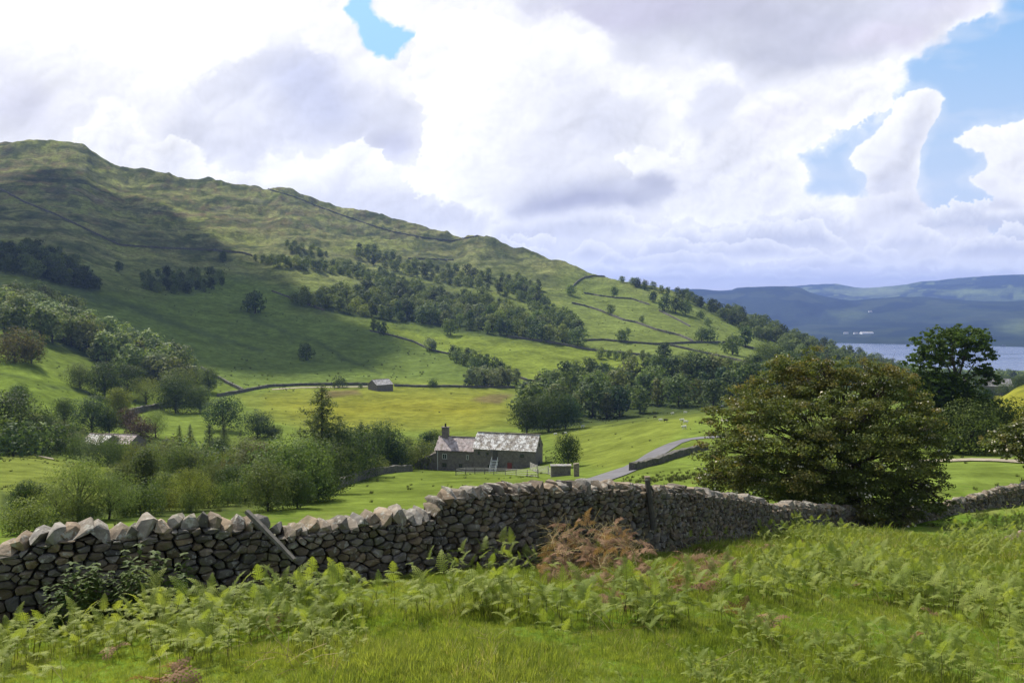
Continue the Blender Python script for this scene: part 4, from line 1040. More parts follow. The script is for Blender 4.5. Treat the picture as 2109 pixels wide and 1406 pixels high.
def build_feature_trees():
    D = 36.5; bx, by = at(1800, D); base = Vector((bx, by, Tz(bx, by)))
    spec = [(1530,860,60,52,-1), (1500,930,62,50,-2), (1520,1000,66,40,-1), (1580,830,60,50,.5), (1620,790,62,48,1), (1680,770,58,42,1.5), (1720,762,36,22,1), (1750,798,60,40,0),
            (1810,780,52,40,.5), (1850,782,38,22,1), (1600,900,80,60,-2.5), (1690,860,80,60,-2), (1780,860,80,56,-2), (1860,850,60,60,-.5), (1890,920,64,56,-.5), (1880,990,64,48,-1), (1800,950,90,60,-3),
            (1700,950,90,60,-3), (1610,980,80,52,-2.5), (1690,1020,80,34,-2.2), (1790,1030,80,40,-3), (1870,1040,60,34,-2.5), (1920,1000,38,26,-1), (1480,960,36,22,-1), (1455,985,22,12,-1), (1920,880,34,30,.5), (1560,960,60,50,1.5), (1740,900,80,70,2.5), (1640,1010,60,30,1.5),
            (1840,1060,46,22,-3.4), (1760,1050,50,22,-3.2), (1930,1035,26,12,-2), (1690,748,14,10,.5), (1800,764,20,12,.5)]
    custom_tree('hawthorn_tree', "big flowering hawthorn with bronze tinged leaves growing behind the stone wall", 'tree', base, lobes_px(spec, base, D), 120000, 0.055, [mat_hawthorn()], (-1.6, .2, 2.4), .30, 501, blossom=2000)
    D = 104.0; bx, by = at(1975, D); base = Vector((bx, by, Tz(bx, by)))
    spec = [(1960,700,60,26,0), (1995,695,40,22,1), (1920,720,38,30,-1), (2015,730,26,24,0), (1900,760,34,34,0), (1920,800,46,34,-1), (1890,820,36,30,1), (1960,740,30,16,2), (2030,765,26,12,0), (2045,780,20,10,-1),
            (1960,830,54,30,0), (2010,840,50,30,0), (1930,860,56,34,-1), (1990,870,56,36,1), (1890,880,44,30,0), (2040,865,40,36,0), (2060,895,36,30,-1), (1990,905,50,24,-1)]
    custom_tree('sycamore_tree', "tall sycamore with a see-through crown standing against the lake", 'tree', base, lobes_px(spec + [(1940,800,40,30,1), (1985,800,36,26,0), (1910,840,40,30,0), (1960,790,30,20,-1)], base, D), 32000, 0.19, [M_LEAF], (0, 0, 9.5), .36, 502, tint_=(0.062, 0.098, 0.022, 1))
    D = 47.0; bx, by = at(2150, D); base = Vector((bx, by, Tz(bx, by)))
    spec = [(2060,905,34,16,0), (2095,900,34,18,0), (2130,890,44,30,0), (2100,930,40,12,-.5), (2160,860,50,34,0), (2180,910,50,30,.5), (2060,925,20,8,-.5), (2150,930,44,20,-1), (2200,850,40,30,0)]
    custom_tree('hawthorn_tree', "small hawthorn reaching in from the right edge of the view", 'tree', base, lobes_px(spec, base, D), 15000, 0.085, [bpy.data.materials["hawthorn_leaves"]], (0, 0, 2.0), .2, 503, blossom=500)
build_feature_trees()
# ------------------------------------------------------------------ the cloud overhead whose shade lies on the fell
def build_shade_cloud():
    poly = [(-60,420),(20,375),(110,338),(185,340),(205,375),(290,418),(345,448),(430,500),(500,535),(545,560),(560,590),(600,632),(650,655),(720,668),(765,688),(800,712),(775,738),(700,755),(620,744),(560,730),(480,732),(420,732),(380,715),(330,668),(270,632),(200,606),(100,592),(-60,590)]
    H = 1750.0; base = []
    for x, y in poly:
        p = hit(x, y, 300); t = (H - p.z) / S_DIR.z; q = p + S_DIR * t; base.append((q.x, q.y))
    m, g, out = material("cloud_vapour")
    n = g.noise(objco(g), 0.008, 5, 0.6)
    g.l.new(principled(g, (0.9, 0.9, 0.92), 1.0, 0.0, bump(g, n, 0.6, 30)), out.inputs[0])
    xs = [b[0] for b in base]; ys = [b[1] for b in base]
    r = random.Random(5); V = []; Fc = []
    bm = bmesh.new(); bmesh.ops.create_icosphere(bm, subdivisions=2, radius=1.0); iv = [v.co.copy() for v in bm.verts]; bf = [[v.index for v in f.verts] for f in bm.faces]; bm.free()
    mb = MB(); n = 0; step = 34
    x = min(xs)
    bp = [(a, b) for a, b in base]
    GXs, GYs = np.meshgrid(np.arange(min(xs), max(xs), step), np.arange(min(ys), max(ys), step))
    GXs = GXs + rng.uniform(-10, 10, GXs.shape); GYs = GYs + rng.uniform(-10, 10, GYs.shape)
    s = softpoly(GXs, GYs, bp, 1e5); s = (s - .5) * 2e5                    # signed distance
    s = s + 42 * fbm(GXs, GYs, 170, 4, 401)
    for a, b, d in zip(GXs[s > 12], GYs[s > 12], s[s > 12]):
        rad = min(30 + 0.45 * d, 95) * r.uniform(.85, 1.15)
        zc = H + r.uniform(0, 25) + min(d * .35, 70)
        mb.add([(a + v.x * rad * (1 + .1 * r.random()), b + v.y * rad, max(zc + v.z * rad * .8, H - 14)) for v in iv], bf)
    link("cloud", mb.mesh("cloud", m, True), kind="stuff", label="cumulus cloud overhead whose shadow falls on the left fellside")
build_shade_cloud()

# ------------------------------------------------------------------ stone materials
def mat_stone(name, col, var=0.35, lichen=0.25, scale=1.0, moss=0.2, rnd=True):
    m, g, out = material(name)
    P = worldco(g)
    n1 = g.noise(P, 5 * scale, 6, 0.65); n2 = g.noise(P, 1.3 * scale, 3, 0.5); n3 = g.noise(P, 22 * scale, 4, 0.6)
    k = g.m('MULTIPLY', g.mr(n1, 0.3, 0.7, 1 - var, 1 + var), g.mr(n2, 0.35, 0.65, 0.8, 1.2))
    if rnd:
        oi = g.node('ShaderNodeObjectInfo'); rv = attr(g, "tone", out='Fac')
        rr = g.m('FRACT', g.m('ADD', oi.outputs['Random'], g.m('MULTIPLY', rv, 1.0)))
        k = g.m('MULTIPLY', k, g.mr(rr, 0, 1, 0.62, 1.45))
        base = g.mix(g.m('FRACT', g.m('MULTIPLY', rr, 7.3)), tuple(col), (col[0] * 1.25, col[1] * 1.0, col[2] * .74))
    else: base = tuple(col)
    c = g.vm('SCALE', base, sc=k)
    l = g.mr(g.noise(P, 9 * scale, 5, 0.7), 0.56, 0.64, 0, lichen * 2.6)
    c = g.mix(g.m('MINIMUM', l, 0.85), c, (0.40, 0.39, 0.33))
    ms = g.mr(g.noise(P, 2.7 * scale, 5, 0.65), 0.54, 0.66, 0, moss * 2)
    c = g.mix(ms, c, (0.10, 0.105, 0.035))
    h = g.m('ADD', g.m('ADD', n1, g.m('MULTIPLY', n2, 1.5)), g.m('MULTIPLY', n3, 0.35))
    g.l.new(principled(g, c, 0.9, 0.25, bump(g, h, 0.8, 0.03 / scale)), out.inputs[0])
    return m
M_STONE = mat_stone("wall_stone", (0.112, 0.104, 0.090), 0.42, 0.24, 1.0, 0.34)
M_COPE = mat_stone("cope_stone", (0.180, 0.166, 0.145), 0.45, 0.46, 1.0, 0.20)
M_CORE = mat_plain("wall_core", (0.035, 0.032, 0.027), 0.95, 0.1, 4, .3)
M_FARWALL = mat_stone("far_wall_stone", (0.105, 0.098, 0.082), 0.35, 0.12, 0.4, 0.3, rnd=False)

def clip_half(poly, nx, ny, c):
    """keep nx*x + ny*y <= c"""
    out = []
    for i in range(len(poly)):
        a = poly[i]; b = poly[(i + 1) % len(poly)]
        da = nx * a[0] + ny * a[1] - c; db = nx * b[0] + ny * b[1] - c
        if da <= 0: out.append(a)
        if (da < 0 < db) or (db < 0 < da):
            t = da / (da - db); out.append((a[0] + (b[0] - a[0]) * t, a[1] + (b[1] - a[1]) * t))
    return out

STONE_MESH = {}
def stone_wall(label, cat, spec, sd, mean_h, limit, cope, seed, cope_lean=0.45, name='drystone_wall', end_l=False):
    """spec: rows of (photo column, depth, image height of the wall's top)"""
    rnd = random.Random(seed); random.seed(seed)
    px = np.array([s[0] for s in spec], float)
    fine = np.linspace(px[0], px[-1], 500)
    dep = cubic(px, [s[1] for s in spec], fine); yt = np.interp(fine, px, [s[2] for s in spec])
    xs = (fine - CX) / F * dep; ys = dep.copy()
    zt = np.array([px_dir(a, b)[2] / (px_dir(a, b)[1] * cos(PITCH) - px_dir(a, b)[2] * sin(PITCH)) for a, b in zip(fine, yt)]) * dep
    zb = T(xs, ys) - 0.06
    S = np.concatenate([[0], np.cumsum(np.hypot(np.diff(xs), np.diff(ys)))]); LEN = S[-1]
    zb = np.interp(S, S[::12], zb[::12])
    Hh = np.clip(zt - zb - cope[1] * 1.0, 0.45, 1.7)
    def pos(s): return np.interp(s, S, xs), np.interp(s, S, ys)
    def frame(s):
        x1, y1 = pos(max(s - .3, 0)); x2, y2 = pos(min(s + .3, LEN)); t = Vector((x2 - x1, y2 - y1, 0)).normalized()
        n = Vector((t.y, -t.x, 0)); return t, n                           # n faces the camera
    def base(s): return float(np.interp(s, S, zb))
    def hgt(s): return float(np.interp(s, S, Hh))
    def half(h, H): return 0.36 - 0.13 * (h / max(H, .1))
    x0, y0 = pos(LEN / 2); root = thing(name, label, cat, (float(x0), float(y0), base(LEN / 2)))
    org = Vector(root.location)
    # hearting inside, which also carries the far face
    mb = MB(); ns = max(20, int(LEN / .25))
    ring = []
    for i in range(ns + 1):
        s = LEN * i / ns; x, y = pos(s); t, n = frame(s); H = hgt(s) ; z0 = base(s)
        P0 = Vector((float(x), float(y), z0)) - org; r_ = []
        for h in (-.35, H * .35, H * .7, H): r_.append(P0 + n * (half(max(h, 0), H) - .10) + Vector((0, 0, h)))
        for h in (H, H * .7, H * .35, -.35): r_.append(P0 - n * (half(max(h, 0), H) + rnd.uniform(-.03, .03)) + Vector((0, 0, h)))
        ring.append(r_)
    vs = [v for r_ in ring for v in r_]; fs = []
    for i in range(ns):
        for k in range(8):
            k2 = (k + 1) % 8; fs.append((i * 8 + k, i * 8 + k2, (i + 1) * 8 + k2, (i + 1) * 8 + k))
    fs.append(tuple(range(8))); fs.append(tuple(ns * 8 + k for k in range(7, -1, -1)))
    mb.add(vs, fs); link('hearting', mb.mesh('hearting', M_CORE), root)
    # face stones: a fitted pattern of irregular cells, wider than high
    AN = 1.75
    seeds = []; h = 0.0; row = 0
    maxH = float(Hh.max()) + .05
    while h < maxH:
        rh = mean_h * rnd.uniform(.75, 1.35) * (1.25 - .45 * h / maxH); s = -rnd.uniform(0, .3)
        while s < LEN + .2:
            w = rh * AN * rnd.uniform(.55, 1.55); 
            seeds.append((s + w / 2, h + rh / 2 + rnd.uniform(-.45, .45) * rh)); s += w
        h += rh
    seeds = [q for q in seeds if -0.1 < q[0] < LEN + .1 and q[1] < hgt(q[0]) + .07]
    cell = {}
    for i, (a, b) in enumerate(seeds): cell.setdefault((int(a / .5), int(b / .5)), []).append(i)
    stones = []
    for i, (a, b) in enumerate(seeds):
        Ht = hgt(a)
        poly = [(a - .5, b - .4), (a + .5, b - .4), (a + .5, b + .4), (a - .5, b + .4)]
        poly = clip_half(poly, 0, -1, .10); poly = clip_half(poly, 0, 1, Ht + .03); poly = clip_half(poly, -1, 0, 0); poly = clip_half(poly, 1, 0, LEN)
        ci, cj = int(a / .5), int(b / .5)
        nb = [j for u in (-1, 0, 1) for v in (-1, 0, 1) for j in cell.get((ci + u, cj + v), []) if j != i]
        nb.sort(key=lambda j: (seeds[j][0] - a) ** 2 / AN / AN + (seeds[j][1] - b) ** 2)
        for j in nb[:16]:
            c, d = seeds[j]; wx, wy = 1 / AN / AN, 1.0
            nx_, ny_ = (c - a) * wx, (d - b) * wy; cc = nx_ * (a + c) / 2 + ny_ * (b + d) / 2
            poly = clip_half(poly, nx_, ny_, cc)
            if len(poly) < 3: break
        if len(poly) < 3: continue
        ar = abs(sum(poly[k][0] * poly[(k + 1) % len(poly)][1] - poly[(k + 1) % len(poly)][0] * poly[k][1] for k in range(len(poly)))) / 2
        if ar < .0012: continue
        stones.append((i, a, b, poly, ar))
    def build(i, a, b, poly, ar):
        rr = random.Random(seed * 10007 + i)
        # drop tiny edges, cut corners
        pl = []
        for k in range(len(poly)):
            p = poly[k]; q = poly[(k + 1) % len(poly)]
            if math.hypot(p[0] - q[0], p[1] - q[1]) > .018: pl.append(p)
        if len(pl) < 3: return None
        gap = .007 + rr.uniform(0, .009)
        cx = sum(p[0] for p in pl) / len(pl); cy = sum(p[1] for p in pl) / len(pl)
        ringp = []
        for k in range(len(pl)):
            p = pl[k]; q = pl[(k + 1) % len(pl)]; o_ = pl[k - 1]; cut = rr.uniform(.16, .34)
            ringp.append((p[0] + (o_[0] - p[0]) * cut * .6, p[1] + (o_[1] - p[1]) * cut * .6)); ringp.append((p[0] + (q[0] - p[0]) * cut * .6, p[1] + (q[1] - p[1]) * cut * .6))
        m = len(ringp); t, n = frame(cx); X, Y = pos(cx); H = hgt(cx); z0 = base(cx)
        size = math.sqrt(ar); bulge = rr.uniform(-.02, .035) + size * .10
        tx, ty = rr.uniform(-.28, .28), rr.uniform(-.25, .30)
        vs = []; fs = []
        def W(s_, h_, o__):
            return Vector((float(X), float(Y), z0)) + t * (s_ - cx) + n * (half(h_, H) + o__) + Vector((0, 0, h_))
        for sc, dp in ((1.0, -.16), (1.0, -.012), (.80, .022 + size * .05)):
            for (p, q) in ringp:
                dx, dy = p - cx, q - cy; L = math.hypot(dx, dy) + 1e-6
                g2 = gap if dp < .02 else 0
                kx = sc * (1 - g2 / L)
                o2 = dp + (bulge + tx * dx + ty * dy if dp > -.1 else 0) + (rr.uniform(-.012, .012) if dp > -.1 else 0)
                vs.append(W(cx + dx * kx, cy + dy * kx, o2))
        vs.append(W(cx + rr.uniform(-.2, .2) * size, cy + rr.uniform(-.2, .2) * size, .034 + bulge + size * .06))
        for r_ in range(2):
            for k in range(m):
                k2 = (k + 1) % m; fs.append((r_ * m + k, r_ * m + k2, (r_ + 1) * m + k2, (r_ + 1) * m + k))
        for k in range(m): fs.append((2 * m + k, 2 * m + (k + 1) % m, 3 * m))
        c = W(cx, cy, 0)
        return vs, fs, c
    # the stones that show largest come first
    def shown(st):
        x, y = pos(st[1]); return st[4] / float(y) ** 2
    stones.sort(key=shown, reverse=True)
    rest = MB(); tones = []
    cnt = 0
    for st in stones:
        r_ = build(*st)
        if r_ is None: continue
        vs, fs, c = r_
        if cnt < limit:
            me = bpy.data.meshes.new("stone"); me.from_pydata([v - c for v in vs], [], fs); me.materials.append(M_STONE); me.update()
            link('stone', me, root, c - org); cnt += 1
        else: rest.add([v - org for v in vs], fs); tones += [rnd.random()] * len(vs)
    if rest.v:
        me = rest.mesh('stone', M_STONE); a = me.attributes.new("tone", 'FLOAT', 'POINT'); a.data.foreach_set('value', tones)
        link('stone', me, root, kind='stuff')
    # cope stones leaning one on the next
    s = 0.0; ncope = 0
    while s < LEN - .05:
        w = rnd.uniform(cope[0] * .6, cope[0] * 1.6); hh = rnd.uniform(cope[1] * .75, cope[1] * 1.35)
        if rnd.random() < .12: w *= 1.5; hh *= 1.15
        sc_ = s + w / 2
        if sc_ > LEN: break
        t, n = frame(sc_); X, Y = pos(sc_); z = base(sc_) + hgt(sc_) - .035
        lean = cope_lean + rnd.uniform(-.30, .30); wd = rnd.uniform(.42, .62)
        pts = []
        for k in range(24):
            u = Vector((rnd.uniform(-1, 1), rnd.uniform(-1, 1), rnd.uniform(-1, 1)))
            mx_ = max(abs(u.x), abs(u.y), abs(u.z)); u = u / mx_ * rnd.uniform(.72, 1.0)
            if u.z > .5: u.x *= .72; u.y *= .8
            pts.append(u)
        bm = bmesh.new()
        R = Matrix.Rotation(lean, 3, 'Y')
        for u in pts:
            v = R @ Vector((u.x * w * .60, u.y * wd / 2, u.z * hh / 2)); bm.verts.new(v)
        bmesh.ops.convex_hull(bm, input=bm.verts)
        for v in [v for v in bm.verts if not v.link_faces]: bm.verts.remove(v)
        bmesh.ops.recalc_face_normals(bm, faces=bm.faces)
        me = bpy.data.meshes.new("cope_stone"); bm.to_mesh(me); bm.free(); me.materials.append(M_COPE)
        a = me.attributes.new("tone", 'FLOAT', 'POINT'); a.data.foreach_set('value', [rnd.random()] * len(me.vertices))
        c = Vector((float(X), float(Y), z + hh * .42)) + n * rnd.uniform(-.02, .06)
        if ncope < 290: link('cope_stone', me, root, c - org, (rnd.uniform(-.08, .08), 0, atan2(t.y, t.x) + rnd.uniform(-.12, .12)))
        ncope += 1; s += w * rnd.uniform(.80, 1.0)
    return root, pos, base, hgt, LEN

WL = stone_wall("near drystone wall on the left, low with big leaning cope stones", 'stone wall',
    [(-140,9.7,1145),(0,10.0,1112),(60,10.1,1086),(150,10.3,1068),(240,10.6,1074),(320,10.8,1060),(390,11.0,1050),(450,11.2,1058),(520,11.5,1058),(560,11.6,1074),(620,11.8,1066),(690,12.1,1058),(760,12.4,1048),(820,12.7,1048),(870,12.95,1040),(888,13.05,1030)],
    .2, .098, 300, (.15, .25), 11, cope_lean=.5)
WM = stone_wall("middle drystone wall, taller, stepping up from the left one and running back to the hawthorn", 'stone wall',
    [(884,13.1,1020),(905,13.2,1010),(940,13.35,1001),(1000,13.8,995),(1100,14.6,993),(1200,15.6,990),(1285,16.6,991),(1340,17.6,999),(1400,19.0,1002),(1480,21.6,1014),(1540,24.2,1023),(1578,26.2,1031)],
      .2, .100, 300, (.14, .20), 12, cope_lean=-.12)
WR = stone_wall("far right drystone wall passing under the hawthorn and curving up to the right edge", 'stone wall',
    [(1580,26.6,1040),(1640,29.3,1034),(1700,31,1038),(1760,32.5,1043),(1800,33.5,1047),(1900,36.5,1044),(1950,38.2,1036),(2000,40.2,1024),(2050,42,1010),(2109,44.5,996),(2200,48,978)],
    .2, .16, 300, (.22, .26), 13, cope_lean=.3)

# ------------------------------------------------------------------ posts against the wall
M_WOOD = mat_plain("grey_weathered_wood", (0.155, 0.142, 0.12), 0.85, 0.2, 14, 0.3, 0.5, 0.01)
M_WOOD_D = mat_plain("dark_weathered_wood", (0.085, 0.078, 0.066), 0.9, 0.15, 14, 0.3, 0.5, 0.01)
M_RAIL = mat_plain("pale_bleached_rail", (0.40, 0.38, 0.34), 0.85, 0.2, 8, 0.2, 0.3, 0.01)
def pix3(px, py, dep):
    d = px_dir(px, py); return Vector(d / (d[1] * cos(PITCH) - d[2] * sin(PITCH)) * dep)
def build_posts():
    a = pix3(508, 1052, 11.05); b = pix3(606, 1152, 10.75)
    ax = (b - a); mb = MB(); L = ax.length
    M = ax.to_track_quat('Z', 'Y').to_matrix().to_4x4()
    pts = []
    for i in range(7):
        t = i / 6; w = .032 * (1 - .15 * t)
        for sx, sy in ((-1, -1), (1, -1), (1, 1), (-1, 1)): pts.append(M @ Vector((sx * w + random.uniform(-.004, .004), sy * w * .8 + random.uniform(-.004, .004), L * t)))
    fs = [(0, 3, 2, 1), (24, 25, 26, 27)]
    for i in range(6):
        for k in range(4): fs.append((i * 4 + k, i * 4 + (k + 1) % 4, (i + 1) * 4 + (k + 1) % 4, (i + 1) * 4 + k))
    mb.add(pts, fs)
    thing('wooden_post', "old grey timber post leaning diagonally against the left stone wall", 'post', a, data=mb.mesh('wooden_post', M_WOOD))
    a = pix3(1333, 988, 16.95); b = pix3(1346, 1090, 16.85); mb = MB(); ax = b - a
    mb.tube([Vector(), ax * .33, ax * .66, ax], [.055, .06, .06, .065], 8)
    o = thing('wooden_post', "upright dark wooden post standing against the middle stone wall", 'post', a)
    link('shaft', mb.mesh('shaft', M_WOOD_D), o)
    m2 = MB(); m2.box((0.0, 0, .035), (.10, .10, .07), None, .008); link('cap_stone', m2.mesh('cap_stone', M_COPE), o)
build_posts()

# ------------------------------------------------------------------ field walls far off, draped over the ground
def field_wall(label, pts, h=1.3, w=0.75, rmin=26, step=1.1, name='field_wall', mat=None, rough=.10):
    P = []
    for (x1, y1), (x2, y2) in zip(pts[:-1], pts[1:]):
        n = max(2, int(math.hypot(x2 - x1, y2 - y1) / 5))
        for i in range(n): P.append(hit(x1 + (x2 - x1) * i / n, y1 + (y2 - y1) * i / n, rmin))
    P.append(hit(*pts[-1], rmin))
    Q = [P[0]]
    for p in P[1:]:
        d = math.hypot(p.x - Q[-1].x, p.y - Q[-1].y)
        if d > 60: p = Q[-1].lerp(p, 60 / d) if d > 400 else p
        n = max(1, int(d / step)); a = Q[-1].copy()
        for i in range(1, n + 1): q = a.lerp(p, i / n); q.z = Tz(q.x, q.y); Q.append(q)
    o = thing(name, label, 'stone wall', Q[0]); org = Q[0].copy(); vs = []; fs = []
    for i, q in enumerate(Q):
        t = Q[min(i + 1, len(Q) - 1)] - Q[max(i - 1, 0)]; t.z = 0; t.normalize(); nn = Vector((t.y, -t.x, 0)); hh = h * random.uniform(1 - rough, 1 + rough); ww = w / 2 * random.uniform(.85, 1.15)
        b = q - org
        vs += [b - nn * ww * 1.2 - Vector((0, 0, .5)), b - nn * ww + Vector((0, 0, hh)), b + nn * ww + Vector((0, 0, hh * random.uniform(.9, 1.05))), b + nn * ww * 1.25 - Vector((0, 0, .5))]
    for i in range(len(Q) - 1):
        for k in range(4): fs.append((i * 4 + k, i * 4 + (k + 1) % 4, (i + 1) * 4 + (k + 1) % 4, (i + 1) * 4 + k))
    fs += [(0, 1, 2, 3), tuple((len(Q) - 1) * 4 + k for k in (3, 2, 1, 0))]
    mb = MB(); mb.add(vs, fs); o.data = None
    link('stonework', mb.mesh('stonework', mat or M_FARWALL), o); return o
def build_field_walls():
    W = [("long wall climbing over the skyline knolls of the fell", [(552,390),(610,407),(650,424),(700,442),(760,463),(810,478),(860,488),(930,497),(985,486)], 1.4),
     ("long wall slanting down through the cloud shadow on the left fell", [(0,390),(50,417),(117,444),(200,484),(247,506),(334,512),(435,516),(502,522),(520,528)], 1.8),
     ("short wall dropping from the fellside wood to the lane corner", [(415,760),(440,775),(468,790),(500,806)], 1.5),
     ("lane wall curving along the valley floor left of the field barn", [(448,817),(480,811),(502,807),(552,797),(619,794),(700,793),(758,793)], 1.4),
     ("lane wall along the valley floor right of the field barn", [(812,795),(860,797),(930,797),(980,798),(1060,799)], 1.2),
     ("diagonal wall above the field barn with small trees beside it", [(762,682),(800,690),(851,704),(885,721),(911,727),(960,737)], 1.2),
     ("short wall running from the bank trees to the valley wood", [(1066,778),(1085,784),(1104,788)], 1.4),
     ("wall under the hillside wood bounding the bright green field", [(1045,694),(1118,704),(1150,709),(1185,716),(1217,722),(1280,728),(1350,736),(1391,748)], 1.6),
     ("long curved wall across the middle of the upper right fields", [(1178,625),(1205,631),(1234,640),(1284,660),(1310,665),(1351,680),(1400,692),(1427,704)], 1.7),
     ("short wall near the top of the upper right fields", [(1203,604),(1235,610),(1267,614),(1300,616),(1337,628)], 1.5),
     ("hooked wall just under the ridge skyline", [(1178,592),(1190,580),(1203,572),(1220,569),(1246,570)], 1.5),
     ("short slanting wall below the ridge clump of trees", [(1357,640),(1391,657),(1421,673)], 1.5),
     ("cross wall running level below the upper right fields", [(1197,702),(1244,701),(1284,705),(1351,710),(1434,706),(1494,706),(1530,713),(1565,722)], 1.5),
     ("wall slanting down from the cross wall to the valley foot", [(1380,712),(1434,724),(1488,736),(1541,748),(1556,758)], 1.5),
     ("hedged wall at the foot of the bright green field", [(1274,766),(1340,767),(1417,769)], 1.2),
     ("broken wall high below the crags in the centre of the fell", [(841,533),(870,534),(900,535),(934,536)], 1.5),
     ("short wall at the top right of the last pasture", [(1484,652),(1510,662),(1530,672)], 1.5),
     ("wall slanting down the last pasture before the shoulder wood", [(1544,682),(1575,695),(1605,708)], 1.4),
     ("big stone wall behind the small sheep field in the left valley", [(262,856),(285,849),(301,846),(325,842),(350,837)], 2.0),
     ("dark garden wall from the larch trees to the cottage", [(610,1036),(650,1024),(700,1003),(740,988),(780,977),(815,972),(846,970)], 1.35),
     ("low wall along the field edge beside the tarmac lane", [(1300,970),(1325,963),(1350,957),(1380,946),(1404,939),(1430,932),(1455,926)], 1.0),
     ("field wall across the slope under the shadowed wood", [(560,600),(620,622),(668,640)], 1.2),
     ("distant wall at the head of the yellow field on the right", [(2020,800),(2060,794),(2120,792)], 1.2)]
    for l, p, h in W: random.seed(len(l)); field_wall(l, p, h)
build_field_walls()

# ------------------------------------------------------------------ lane and tracks
def strip(name, pts, mat, z=0.05, label=None, rmin=26, step=2.0, edge=.25):
    """pts: (left px, y, right px, y) pairs across the way, as sheets laid on the ground"""
    A = []
    for i in range(len(pts) - 1):
        a, b = pts[i], pts[i + 1]; n = 10
        for k in range(n + (i == len(pts) - 2)):
            t = k / n; A.append(tuple(a[j] + (b[j] - a[j]) * t for j in range(4)))
    vs = []; fs = []; NX = 4
    for a in A:
        l = hit(a[0], a[1], rmin); r = hit(a[2], a[3], rmin)
        for k in range(NX + 1):
            q = l.lerp(r, k / NX); q.z = Tz(q.x, q.y) + z + .25 * (0 < k < NX) * z; vs.append(q)
    for i in range(len(A) - 1):
        for k in range(NX): b = i * (NX + 1) + k; fs.append((b, b + 1, b + NX + 2, b + NX + 1))
    mb = MB(); mb.add(vs, fs); me = mb.mesh(name, mat)
    for p in me.polygons:
        if p.normal.z < 0: me.flip_normals(); break
    link(name, me, kind='structure', label=label)
M_TAR = mat_plain("worn_tarmac", (0.135, 0.130, 0.135), 0.9, 0.2, .9, .2, .2, .02)
M_TRACK = mat_plain("pale_gravel_track", (0.30, 0.26, 0.19), 0.95, 0.1, 1.5, .3, .4, .04)
strip("road", [(1150,1000,1210,1008),(1185,992,1236,997),(1215,985,1262,988),(1245,975,1290,978),(1285,962,1322,964),(1312,948,1346,950),(1330,936,1366,937),(1352,924,1386,924),(1378,913,1404,913),(1405,905,1425,906),(1440,900,1455,903),(1490,897,1500,901)], M_TAR, .10, "grey tarmac lane curving over the sheep field")
strip("path", [(1880,948,1880,954),(1940,947,1940,952),(2000,945,2000,950),(2050,946,2050,951),(2109,949,2109,955),(2180,950,2180,957)], M_TRACK, .12, "pale gravel track crossing the pasture on the right")
strip("path", [(30,913,37,914),(42,924,50,925),(58,933,66,934),(74,938,80,940),(92,941,97,944),(108,944,112,947)], M_TRACK, .12, "short pale farm track in the left valley", rmin=60)
strip("path", [(560,801,560,803),(620,797,620,799),(700,796,700,798),(757,795,757,797)], M_TRACK, .15, "pale strip of track beside the lane wall", rmin=200)

# ------------------------------------------------------------------ farm buildings
M_HSTONE = mat_stone("farm_wall_stone", (0.165, 0.142, 0.122), 0.4, 0.16, 1.6, 0.05, rnd=False)
def mat_slate(name, col, pale, amt):
    m, g, out = material(name); P = worldco(g); tn = attr(g, "tone", out='Fac')
    n = g.noise(P, 1.1, 6, 0.7); n2 = g.noise(P, 5, 4, 0.6)
    c = g.vm('SCALE', tuple(col), sc=g.mr(tn, 0, 1, .6, 1.5))
    c = g.mix(g.mr(g.m('ADD', g.m('MULTIPLY', n, .75), g.m('MULTIPLY', n2, .35)), .53, .63, 0, amt), c, pale)
    c = g.mix(g.mr(g.noise(P, .8, 3), .55, .66, 0, .5), c, (0.17, 0.13, 0.055))
    g.l.new(principled(g, c, .85, .3, bump(g, n2, .5, .03)), out.inputs[0]); return m
M_SLATE_B = mat_slate("barn_slates", (0.30, 0.26, 0.22), (0.84, 0.82, 0.78), 1.6)
M_SLATE_H = mat_slate("cottage_slates", (0.38, 0.31, 0.29), (0.60, 0.54, 0.51), .6)
M_SLATE_F = mat_slate("field_barn_slates", (0.34, 0.32, 0.31), (0.55, 0.53, 0.51), .6)
M_WHITE = mat_plain("white_paint", (0.70, 0.70, 0.68), 0.6, 0.4, 4, .08, 0)
M_RED = mat_plain("red_door_paint", (0.22, 0.045, 0.030), 0.6, 0.4, 4, .2, 0)
M_DARK = mat_plain("dark_opening", (0.012, 0.012, 0.012), 0.8, 0.2, 4, .2, 0)
def mat_glass(name):
    m, g, out = material(name); g.l.new(principled(g, (0.02, 0.025, 0.03), 0.08, 0.8), out.inputs[0]); return m
M_GLASS = mat_glass("window_glass")

